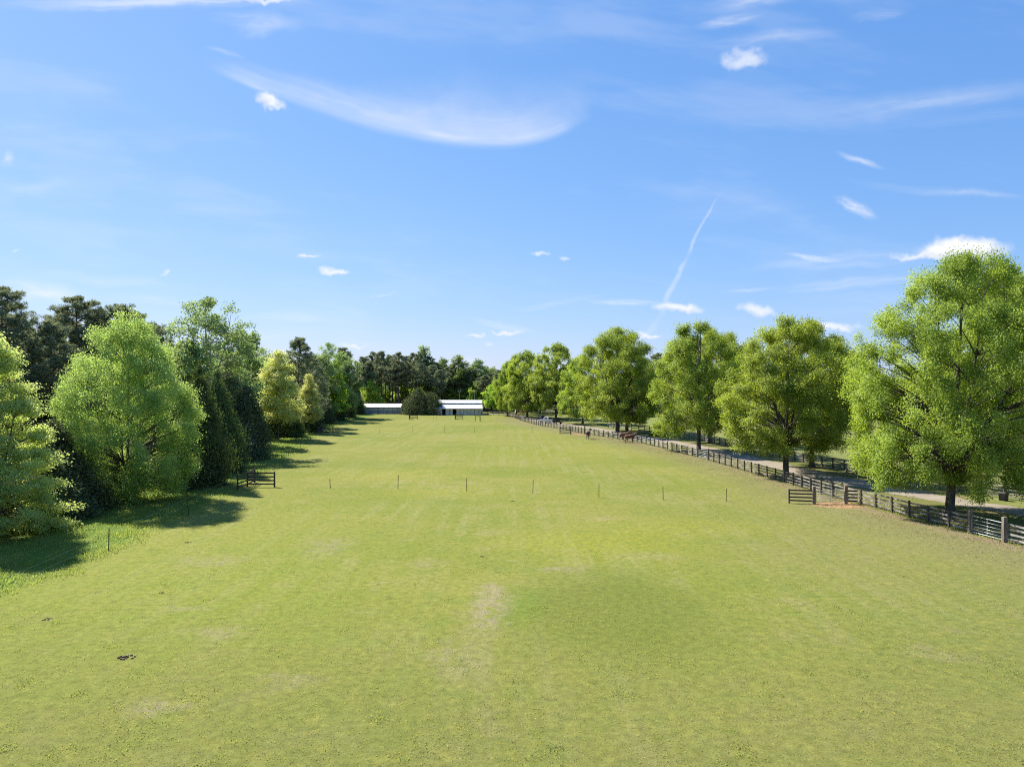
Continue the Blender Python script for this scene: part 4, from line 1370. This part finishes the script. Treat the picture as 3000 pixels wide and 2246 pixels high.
def low_shed():
    X0, X1, Y0, D = -57.6, -43.2, 273.0, 5.5
    cx, W = (X0 + X1) / 2, (X1 - X0) / 2
    o = empty('metal_shed', (cx, Y0, 0))
    tag(o, 'long low blue grey metal shed with white roof left of the evergreen bush', 'shed')
    w = MB()
    w.box((0, D / 2, 1.25), (2 * W, D, 2.5))
    for s in (-1, 1):
        n = len(w.v)
        for xo in (W - .1, W):
            w.v += [(s * xo, 0.02, 2.5), (s * xo, D - .02, 2.5), (s * xo, D / 2, 3.68)]
        w.f += [(n, n + 1, n + 2), (n + 5, n + 4, n + 3), (n, n + 2, n + 5, n + 3), (n + 1, n + 4, n + 5, n + 2), (n, n + 3, n + 4, n + 1)]
    w.build('wall', M_SHEDWALL, o)
    for ya, yb in ((-.5, D / 2), (D + .5, D / 2)):
        r = MB()
        x = W + .55
        r.v += [(-x, ya, 2.55), (x, ya, 2.55), (x, yb, 3.84), (-x, yb, 3.84), (-x, ya, 2.61), (x, ya, 2.61), (x, yb, 3.9), (-x, yb, 3.9)]
        r.f += [(3, 2, 1, 0), (4, 5, 6, 7), (0, 1, 5, 4), (1, 2, 6, 5), (2, 3, 7, 6), (3, 0, 4, 7)]
        r.build('roof', M_ROOF, o)
    f = MB()
    f.box((0, -.52, 2.5), (2 * W + 1.1, .03, .12))
    f.build('fascia', M_TRIM, o)
    for i in range(8):
        s = MB()
        s.box((-W + (i + .5) * 2 * W / 8, -.02, 1.22), (.08, .04, 2.44))
        s.build('wall_post', M_TRIM, o)


low_shed()


def white_shed():
    o = empty('white_shed', (2.7, 283, 0), .15)
    tag(o, 'small white shed half hidden under the far lane maples', 'shed')
    w = MB()
    w.box((0, 0, 1.25), (2.6, 3, 2.5))
    w.build('wall', M_WHITE, o)
    for s in (-1, 1):
        r = MB()
        r.v += [(s * 1.55, -1.7, 2.4), (s * 1.55, 1.7, 2.4), (0, 1.7, 3.2), (0, -1.7, 3.2), (s * 1.55, -1.7, 2.46), (s * 1.55, 1.7, 2.46), (0, 1.7, 3.26), (0, -1.7, 3.26)]
        r.f += [(0, 1, 2, 3), (7, 6, 5, 4), (0, 4, 5, 1), (1, 5, 6, 2), (2, 6, 7, 3), (3, 7, 4, 0)]
        r.build('roof', M_ROOF, o)
    g = MB()
    g.v += [(-1.3, -1.5, 2.5), (1.3, -1.5, 2.5), (0, -1.5, 3.2), (-1.3, 1.5, 2.5), (1.3, 1.5, 2.5), (0, 1.5, 3.2)]
    g.f += [(0, 1, 2), (5, 4, 3)]
    g.build('gable', M_WHITE, o)
    d = MB()
    d.box((-.55, -1.52, 1.0), (.8, .05, 2.0))
    d.build('door', M_TRIM, o)


white_shed()
M_RED = noisy('red_paint', (.42, .05, .03), (.55, .09, .06), 4, .5)
drum = MB()
drum.tube([(0, 0, 0), (0, 0, .05), (0, 0, .42), (0, 0, .45), (0, 0, .48), (0, 0, .85), (0, 0, .88), (0, 0, .91), (0, 0, 1.25), (0, 0, 1.3)], [.46, .5, .5, .53, .5, .5, .53, .5, .5, .46], 16)
o = drum.build('drum', M_RED, None, True)
o.location = (4.15, 279, 0)
tag(o, 'red drum beside the small white shed', 'drum')


def light_pole(p, h, label):
    o = empty('light_pole', p)
    tag(o, label, 'light pole', 'lamp poles behind the barn')
    m = MB()
    m.tube([(0, 0, 0), (0, 0, h)], [.09, .06], 8)
    m.build('pole', M_STEEL, o)
    m = MB()
    m.box((0, 0, h), (1.5, .08, .08))
    m.build('crossarm', M_STEEL, o)
    for s in (-1, 1):
        m = MB()
        m.box((s * .55, -.12, h + .1), (.42, .36, .2), 0, .7)
        m.build('lamp', M_WHITE, o)


light_pole((AT(1390.5, 289)), 8.7, 'pole with two floodlights above the right half of the barn roof')
light_pole((AT(1346, 291)), 8.4, 'dimmer lamp pole above the middle of the barn roof')

# ------------------------------------------------------------------ vehicles and trailers
M_SILVER = noisy('silver_paint', (.42, .44, .47), (.48, .50, .53), 2, .3, metal=.5)
M_BLACKP = noisy('black_paint', (.012, .013, .015), (.02, .021, .024), 2, .3)
M_GLASS = noisy('dark_glass', (.01, .012, .014), (.018, .02, .022), 2, .12)
M_TYRE = noisy('tyre_rubber', (.015, .015, .015), (.03, .03, .03), 8, .9)
M_TAIL = noisy('tail_light', (.5, .03, .02), (.6, .05, .03), 8, .3)


def loft(sections, m, name, parent, smooth=False):
    """closed body from cross sections along x: (x, half width, z0, z1, top half width)"""
    b = MB()
    for x, hw, z0, z1, tw in sections:
        b.v += [(x, -hw, z0), (x, -hw, z0 + (z1 - z0) * .6), (x, -tw, z1), (x, tw, z1), (x, hw, z0 + (z1 - z0) * .6), (x, hw, z0)]
    for i in range(len(sections) - 1):
        for k in range(6):
            j = (k + 1) % 6
            b.f.append((i * 6 + k, i * 6 + j, i * 6 + 6 + j, i * 6 + 6 + k))
    b.f.append((5, 4, 3, 2, 1, 0))
    n = (len(sections) - 1) * 6
    b.f.append(tuple(n + k for k in range(6)))
    return b.build(name, m, parent, smooth)


def wheels(o, xs, hw, r):
    for x in xs:
        for s in (-1, 1):
            w = MB()
            w.tube([(x, s * (hw - .22), r), (x, s * (hw - .2), r), (x, s * (hw - .02), r), (x, s * hw, r)], [r * .8, r, r, r * .8], 18)
            w = w.build('wheel', M_TYRE, o)
            h = MB()
            h.tube([(x, s * (hw - .01), r), (x, s * (hw + .012), r)], [r * .55, r * .5], 14)
            h.build('rim', M_STEEL, w)


def car(kind_, loc, rz, label, paint):
    o = empty('pickup_truck' if kind_ == 'pickup' else 'parked_car', loc, rz)
    tag(o, label, 'pickup truck' if kind_ == 'pickup' else 'car', 'vehicles parked on the lane')
    if kind_ == 'pickup':
        loft([(2.85, .85, .5, .95, .7), (2.75, .95, .42, 1.1, .85), (1.2, .98, .4, 1.22, .92), (-1.0, .98, .4, 1.25, .95), (-1.05, .98, .4, 1.28, .95), (-2.85, .96, .45, 1.28, .94)], paint, 'body', o)
        loft([(1.35, .9, 1.2, 1.28, .86), (.75, .88, 1.2, 1.86, .72), (-.7, .88, 1.2, 1.92, .74), (-.98, .9, 1.2, 1.6, .8)], paint, 'cab', o)
        loft([(1.24, .80, 1.29, 1.36, .77), (.79, .78, 1.26, 1.80, .66), (.83, .78, 1.26, 1.80, .66), (1.28, .8, 1.27, 1.34, .77)], M_GLASS, 'windscreen', o)
        for s in (-1, 1):
            g = MB()
            g.box((.05, s * .86, 1.56), (1.25, .05, .38), 0, .85)
            g.build('side_window', M_GLASS, o)
            t = MB()
            t.box((-2.86, s * .84, 1.02), (.06, .18, .32))
            t.build('tail_light', M_TAIL, o)
        g = MB()
        g.box((-.99, 0, 1.6), (.06, 1.2, .34))
        g.build('rear_window', M_GLASS, o)
        b = MB()
        b.box((-1.95, 0, 1.29), (1.6, 1.6, .02))
        b.build('bed', M_BLACKP, o)
        b = MB()
        b.box((-2.92, 0, .55), (.1, 1.8, .16))
        b.build('bumper', M_STEEL, o)
        wheels(o, (1.85, -1.75), 1.0, .4)
    else:
        loft([(2.35, .8, .5, .9, .7), (2.25, .92, .4, 1.0, .85), (1.0, .96, .36, 1.12, .9), (-2.1, .96, .36, 1.15, .92), (-2.35, .9, .45, 1.1, .86)], paint, 'body', o)
        loft([(1.15, .88, 1.1, 1.16, .84), (.45, .86, 1.1, 1.68, .7), (-1.7, .86, 1.1, 1.72, .7), (-2.25, .88, 1.1, 1.2, .8)], paint, 'cabin', o)
        for s in (-1, 1):
            g = MB()
            g.box((-.5, s * .83, 1.4), (2.0, .06, .36), 0, .88)
            g.build('side_window', M_GLASS, o)
            t = MB()
            t.box((-2.33, s * .8, .95), (.08, .14, .3))
            t.build('tail_light', M_TAIL, o)
        g = MB()
        g.box((-2.03, 0, 1.45), (.08, 1.3, .32), 0, .9)
        g.build('rear_window', M_GLASS, o)
        wheels(o, (1.45, -1.4), .97, .36)
    return o


car('suv', (9.0, 222, 0), math.radians(112), 'dark car parked on the lane left of the silver pickup', M_BLACKP)
car('pickup', (10.6, 208.5, 0), math.radians(130), 'silver pickup truck parked on the lane under a maple', M_SILVER)


def trailer(loc, rz):
    o = empty('utility_trailer', loc, rz)
    tag(o, 'dark utility trailer standing behind the silver pickup', 'trailer', 'vehicles parked on the lane')
    b = MB()
    b.box((0, 0, .65), (2.8, 1.7, .14))
    b.box((.6, 0, 1.25), (1.2, 1.5, 1.1), 0, .92)
    b.build('body', M_BLACKP, o)
    b = MB()
    for s in (-1, 1):
        b.bar((-1.4, s * .85, 1.1), (1.4, s * .85, 1.1), .05, .06)
        for x in (-1.38, 0, 1.38):
            b.bar((x, s * .85, .7), (x, s * .85, 1.1), .05, .05)
    b.build('side_rail', M_DARKWOOD, o)
    b = MB()
    b.bar((1.4, .5, .6), (2.4, 0, .55), .07, .08)
    b.bar((1.4, -.5, .6), (2.4, 0, .55), .07, .08)
    b.build('drawbar', M_DARKWOOD, o)
    wheels(o, (-.2,), 1.05, .34)


trailer((13.2, 204.6, 0), math.radians(130))


def box_trailer(loc, rz):
    o = empty('box_trailer', loc, rz)
    tag(o, 'white box trailer seen through the leaves of the maple behind the horses', 'trailer')
    b = MB()
    b.box((0, 0, 1.45), (5.2, 2.2, 2.1), 0, .96)
    b.build('body', M_WHITE, o)
    b = MB()
    b.box((0, 0, 2.52), (5.0, 2.1, .08), 0, .9)
    b.build('roof', M_ROOF, o)
    for s in (-1, 1):
        d = MB()
        d.box((-.9 * s, s * 1.09, 1.5), (.8, .04, 1.6))
        d.build('side_door', M_TRIM, o)
    wheels(o, (.3, -.6), 1.12, .36)


box_trailer((23.2, 246, 0), math.radians(12))

# stone trough with weeds by the lane
tr = MB()
tr.box((0, 0, .32), (1.5, .75, .64), 0, .97)
tr.box((0, 0, .66), (1.56, .8, .06))
M_STONE = noisy('trough_stone', (.24, .23, .22), (.40, .39, .37), 3, .9)
o = tr.build('trough', M_STONE)
o.location = (32.0, 161, 0)
o.rotation_euler = (0, 0, -.6)
tag(o, 'grey trough in weeds on the far lane verge behind the chestnut horses', 'trough')


def weed(loc, h, r, label, g):
    tm, cm, H0, R0 = KIND['sapling']
    o = empty('weed_clump', loc, prng.uniform(0, 6))
    o.scale = (r / R0, r / R0, h / H0)
    link('stem', tm, o)
    link('foliage', cm, o)
    tag(o, label, 'plant', g)


weed((31.6, 157.5, 0), .9, 1.3, 'bright green weeds in front of the grey trough', 'weeds by the trough')
weed((33.6, 158.5, 0), .8, 1.2, 'bright green weeds right of the grey trough', 'weeds by the trough')

bin_ = empty('bin', G(2940, 1466), .4)
bin_.scale = (.8, .8, .75)
tag(bin_, 'dark bin under the low branches of the tallest maple', 'bin')
b = MB()
b.box((0, 0, .5), (.7, .7, 1.0), 0, 1.12)
b.build('body', M_BLACKP, bin_)
b = MB()
b.box((0, 0, 1.05), (.84, .84, .1), 0, .85)
b.build('lid', M_TPOST, bin_)


# ------------------------------------------------------------------ horses
def coat(name, a, b, socks=None, legs=(.02, .014, .01)):
    def f(T, p):
        pos = T.n('ShaderNodeTexCoord').outputs['Object']
        x, y, z = T.sep(pos)
        c = T.mix(T.ramp(T.noise(pos, 3, 3, .5), .35, .65), a, b)
        c = T.mix(T.ramp(z, .62, .35, 0, .85), c, legs)
        if socks:
            hind = T.math('MULTIPLY', T.ramp(z, .48, .40), T.math('LESS_THAN', x, -.3))
            c = T.mix(hind, c, socks)
        T.put(p.inputs['Base Color'], c)
        p.inputs['Sheen Weight'].default_value = .15
    return mat(name, f, .55)


def horse(loc, rz, s, label, coat_m, hair_m, head_up=0.0, head_side=0.0, step=0.0):
    o = empty('horse', loc, rz)
    o.scale = (s, s, s)
    tag(o, label, 'horse', 'horses by the lane fence')
    V, E, Rr = [], [], []

    def ch(start, pts):
        prev = start
        for p, r in pts:
            V.append(p)
            Rr.append(r)
            E.append((prev, len(V) - 1))
            prev = len(V) - 1
        return prev
    V.append((-.70, 0, 1.24))
    Rr.append((.33, .33))
    loin = ch(0, [((-.38, 0, 1.24), (.35, .36)), ((-.05, 0, 1.18), (.38, .41))])
    chest = ch(loin, [((.32, 0, 1.19), (.34, .41)), ((.56, 0, 1.27), (.26, .36))])
    u = head_up
    hs = head_side
    neck = ch(chest, [((.80, hs * .1, 1.48 + u * .05), (.16, .27)), ((1.00, hs * .25, 1.70 + u * .12), (.11, .19)), ((1.13, hs * .4, 1.90 + u * .2), (.09, .13))])
    ch(neck, [((1.27, hs * .6, 1.86 + u * .2), (.085, .125)), ((1.44, hs * .85, 1.70 + u * .2), (.06, .085)), ((1.60, hs * 1.05, 1.56 + u * .2), (.052, .062))])
    ch(0, [((-.94, 0, 1.22), (.22, .26))])
    for sd in (-1, 1):
        q = step * sd
        ch(chest - 1, [((.46, sd * .15, 1.02), (.11, .15)), ((.47 + q * .06, sd * .16, .82), (.075, .09)), ((.50 + q * .16, sd * .16, .50), (.052, .058)),
                       ((.48 + q * .2, sd * .16, .16), (.04, .042)), ((.53 + q * .22, sd * .16, .035), (.058, .06))])
        ch(0, [((-.72, sd * .15, 1.06), (.15, .22)), ((-.60 - q * .05, sd * .165, .84), (.10, .13)), ((-.88 - q * .14, sd * .16, .53), (.055, .066)),
               ((-.84 - q * .18, sd * .16, .17), (.04, .043)), ((-.79 - q * .18, sd * .16, .035), (.058, .06))])
    me = bpy.data.meshes.new('horse_body')
    me.from_pydata(V, E, [])
    me.materials.append(coat_m)
    body = link('body', me, o)
    sk = body.modifiers.new('skin', 'SKIN')
    sk.use_smooth_shade = True
    for i, r in enumerate(Rr):
        me.skin_vertices[0].data[i].radius = r
        me.skin_vertices[0].data[i].use_root = (i == 0)
    ss = body.modifiers.new('smooth', 'SUBSURF')
    ss.levels = 2
    ss.render_levels = 2
    m = MB()
    m.tube([(-.98, 0, 1.36), (-1.12, 0, 1.25), (-1.16, 0, .95), (-1.13, 0, .55), (-1.12, 0, .45)], [.05, .07, .085, .06, .01], 8)
    m.build('tail', hair_m, o, True)
    m = MB()
    ps = [(.70, hs * .05, 1.60 + u * .04), (.84, hs * .14, 1.76 + u * .09), (.98, hs * .28, 1.92 + u * .15), (1.12, hs * .4, 2.02 + u * .2)]
    m.tube([(p[0] - .03, p[1] + .03, p[2] - .05) for p in ps], [.05, .075, .075, .04], 6)
    m.build('mane', hair_m, o, True)
    for sd in (-1, 1):
        m = MB()
        m.tube([(1.15, hs * .42 + sd * .06, 1.96 + u * .2), (1.16, hs * .42 + sd * .075, 2.04 + u * .2), (1.18, hs * .42 + sd * .07, 2.13 + u * .2)], [.03, .034, .006], 6)
        m.build('ear', coat_m, o, True)
    return o


M_BAY = coat('dark_bay_coat', (.05, .027, .017), (.08, .043, .027))
M_CHEST = coat('chestnut_coat', (.105, .034, .014), (.165, .055, .021), None, (.06, .022, .012))
M_CHEST2 = coat('sorrel_coat', (.125, .05, .024), (.19, .08, .038), (.6, .57, .54), (.10, .04, .02))
M_HAIR = noisy('black_hair', (.012, .01, .009), (.03, .024, .02), 6, .7)
M_HAIR2 = noisy('brown_hair', (.06, .024, .013), (.10, .04, .02), 6, .7)
horse((16.1, 149.5, 0), math.radians(72), 1.12, 'dark bay horse seen from behind near the far clay patch', M_BAY, M_HAIR, -.3, -.35)
horse((23.1, 139.3, 0), math.radians(-12), 1.08, 'reddish chestnut horse in front, head turned along the fence', M_CHEST, M_HAIR2, -.35, -.1, .3)
horse((22.6, 143.3, 0), math.radians(6), 1.1, 'paler chestnut horse with white hind socks behind the reddish one', M_CHEST2, M_HAIR2, .05, .25, -.4)

# ------------------------------------------------------------------ droppings
M_DUNG = noisy('dung', (.10, .072, .042), (.22, .16, .095), 8, .95)
dr = np.random.default_rng(12)
for px, py, s, lb in ((365, 1926, .26, 'dark dung pile nearest the camera, low on the left'), (135, 1814, .18, 'dark dung pile close to the left photo edge'), (549, 1589, .18, 'dark dung pile near the shadow of the egg shaped tree'),
                      (473, 1737, .13, 'small dung pile among dry grass left of centre'), (1411, 1630, .13, 'small dung pile straight ahead of the bleached patch'), (1502, 1468, .15, 'small dung pile right behind the near post row')):
    m = MB()
    for k in range(18):
        a, r = dr.uniform(0, 6.28), s * dr.random() ** .9 * 1.25
        q = dr.uniform(.028, .065) * s / .26
        x, y, z = r * math.cos(a) * 1.3, r * math.sin(a), q * .6 + (.09 * (1 - r / s))
        z = max(.0, z * .45)
        m.tube([(x - q, y, z), (x - q * .5, y, z), (x + q * .5, y + .01, z + .005), (x + q, y, z)], [q * .3, q * .7, q * .7, q * .3], 7)
    o = m.build('dung_pile', M_DUNG, None, True)
    o.location = G(px, py)
    tag(o, lb, 'dung pile', 'dung piles on the grass')


# ------------------------------------------------------------------ grass
def blade_mat(name, a, b, trans):
    return leaf_mat(name, a, b, trans, .62, .0)


def blades(rng, xy, h, w, lean=.5):
    n = len(xy)
    az = rng.uniform(0, 6.283, n)
    d = np.stack([np.cos(az), np.sin(az), np.zeros(n)], 1)
    s = np.stack([-np.sin(az), np.cos(az), np.zeros(n)], 1)
    ln = rng.uniform(.1, 1, n)[:, None] * lean
    p = np.concatenate([xy, np.zeros((n, 1))], 1)
    up = np.array((0, 0, 1.0))
    hh, ww = h[:, None], w[:, None]
    mid = p + up * hh * .6 + d * hh * ln * .35
    tip = p + up * hh + d * hh * ln
    return np.stack([p - s * ww * .4, mid - s * ww * .5, tip, mid + s * ww * .5], 1)


M_BLADE = blade_mat('short_blade', (.20, .235, .05), (.37, .37, .115), (.46, .50, .08))
M_TALL = blade_mat('long_blade', (.14, .20, .034), (.33, .36, .09), (.36, .44, .07))
gr = np.random.default_rng(77)
N = 110000
D = 20.5 * np.exp(gr.random(N) * math.log(78 / 20.5))
X = gr.uniform(-.78, .78, N) * D
ok = (X < at_y(FENCE_LINE, D) + 1) & (X > at_y(WIRE_LINE, D) - 1)
X, D = X[ok], D[ok]
cl1 = fbm(X, D, .9, 4, .6, 31)
keep = gr.random(len(X)) < .25 + 1.1 * np.clip(cl1 - .25, 0, 1)
X, D, cl1 = X[keep], D[keep], cl1[keep]
n = len(X)
tone = .42 + (fbm(X, D, .22, 3, .5, 32) - .5) * 1.1 + gr.normal(0, .2, n)
lush = np.exp(-(((X - 5.2) / 5.5) ** 2 + ((D - 36.5) / 8.5) ** 2) ** 2)
tone -= .35 * lush
V = blades(gr, np.stack([X, D], 1), gr.uniform(.025, .06, n) * (.7 + .8 * cl1), gr.uniform(.008, .02, n) * (1 + D / 70), 1.4)
# small weeds and coarse tufts, in loose drifts
nc = 240
cD = 21 * np.exp(gr.random(nc) * math.log(52 / 21))
cX = gr.uniform(-.74, .74, nc) * cD
ok = (fbm(cX, cD, .16, 3, .6, 38) > .47) & (cX < at_y(FENCE_LINE, cD) - 1) & (cX > at_y(WIRE_LINE, cD))
cX, cD = cX[ok], cD[ok]
kk = gr.integers(0, len(cX), 9000)
rr_ = (gr.uniform(.12, .9, len(cX)))[kk]
wxy = np.stack([cX[kk] + gr.normal(0, 1, 9000) * rr_, cD[kk] + gr.normal(0, 1, 9000) * rr_ * 1.3], 1)
V = np.concatenate([V, blades(gr, wxy, gr.uniform(.03, .09, 9000), gr.uniform(.02, .04, 9000), 1.2)])
tone = np.concatenate([tone, gr.normal(.3, .16, 9000)])
tag(link('grass', quad_mesh('short_grass', V, tone, M_BLADE)), 'short mown grass blades over the near field', 'grass', kind='stuff')
# uncut grass along the left edge and by the lane fence
N = 110000
D = 33 * np.exp(gr.random(N) * math.log(205 / 33))
off = gr.random(N) ** .8 * 13
X = at_y(WIRE_LINE, D) + .8 - off + (fbm(D, D * 0, .25, 3, .6, 41) - .5) * 3 - np.clip(44 - D, 0, 12) * .25
cl1 = fbm(X, D, .5, 4, .6, 33)
keep = gr.random(N) < np.clip((cl1 - .22) * 2.6, .05, 1)
X, D, cl1 = X[keep], D[keep], cl1[keep]
n = len(X)
V1 = blades(gr, np.stack([X, D], 1), gr.uniform(.07, .24, n) * (.4 + cl1), gr.uniform(.02, .04, n) * (1 + D / 120), .8)
t1 = .5 + (fbm(X, D, .35, 3, .5, 34) - .5) * 1.3 + gr.normal(0, .18, n)
N = 6000
D = 46 * np.exp(gr.random(N) * math.log(240 / 46))
X = at_y(FENCE_LINE, D) + gr.normal(.1, .45, N)
V2 = blades(gr, np.stack([X, D], 1), gr.uniform(.06, .2, N), gr.uniform(.02, .035, N) * (1 + D / 120), .8)
t2 = gr.normal(.55, .25, N)
tag(link('tall_grass', quad_mesh('long_grass', np.concatenate([V1, V2]), np.concatenate([t1, t2]), M_TALL)), 'long uncut grass along the field edges', 'grass', kind='stuff')
# small yellow flowers
M_YEL = leaf_mat('yellow_petal', (.55, .42, .02), (.7, .55, .04), (.6, .5, .05), .3, 0)
N = 2600
D = 22 + 26 * gr.random(N)
X = gr.uniform(-.5, .72, N) * D
k = fbm(X, D, .28, 3, .6, 35) > .52
X, D = X[k], D[k]
n = len(X)
pos = np.stack([X, D, gr.uniform(.05, .1, n)], 1)
V = leaves(gr, pos, np.tile((0, -.4, 1.), (n, 1)) + gr.normal(0, .2, (n, 3)), gr.normal(0, 1, (n, 3)), np.full(n, .035), np.full(n, .035))
tag(link('flowers', quad_mesh('yellow_flowers', V, gr.random(n), M_YEL)), 'tiny yellow flowers scattered in the near grass', 'flowers', kind='stuff')
# fallen leaves under the lane maples
M_LITTER = leaf_mat('dry_leaf', (.19, .14, .085), (.34, .27, .17), (.3, .2, .1), .2, 0)
N = 18000
D = 46 * np.exp(gr.random(N) * math.log(160 / 46))
X = at_y(FENCE_LINE, D) + gr.normal(-.5, 2.6, N)
k = fbm(X, D, .5, 3, .6, 36) > gr.uniform(.35, .65, N)
X, D = X[k], D[k]
n = len(X)
pos = np.stack([X, D, gr.uniform(.01, .05, n)], 1)
sz = gr.uniform(.04, .085, n) * (1 + D / 150)
V = leaves(gr, pos, np.tile((0, 0, 1.), (n, 1)) + gr.normal(0, .35, (n, 3)), gr.normal(0, 1, (n, 3)), sz, sz * .7)
tag(link('leaf_litter', quad_mesh('leaf_litter', V, gr.random(n), M_LITTER)), 'dry fallen leaves along the lane fence', 'leaves', kind='stuff')
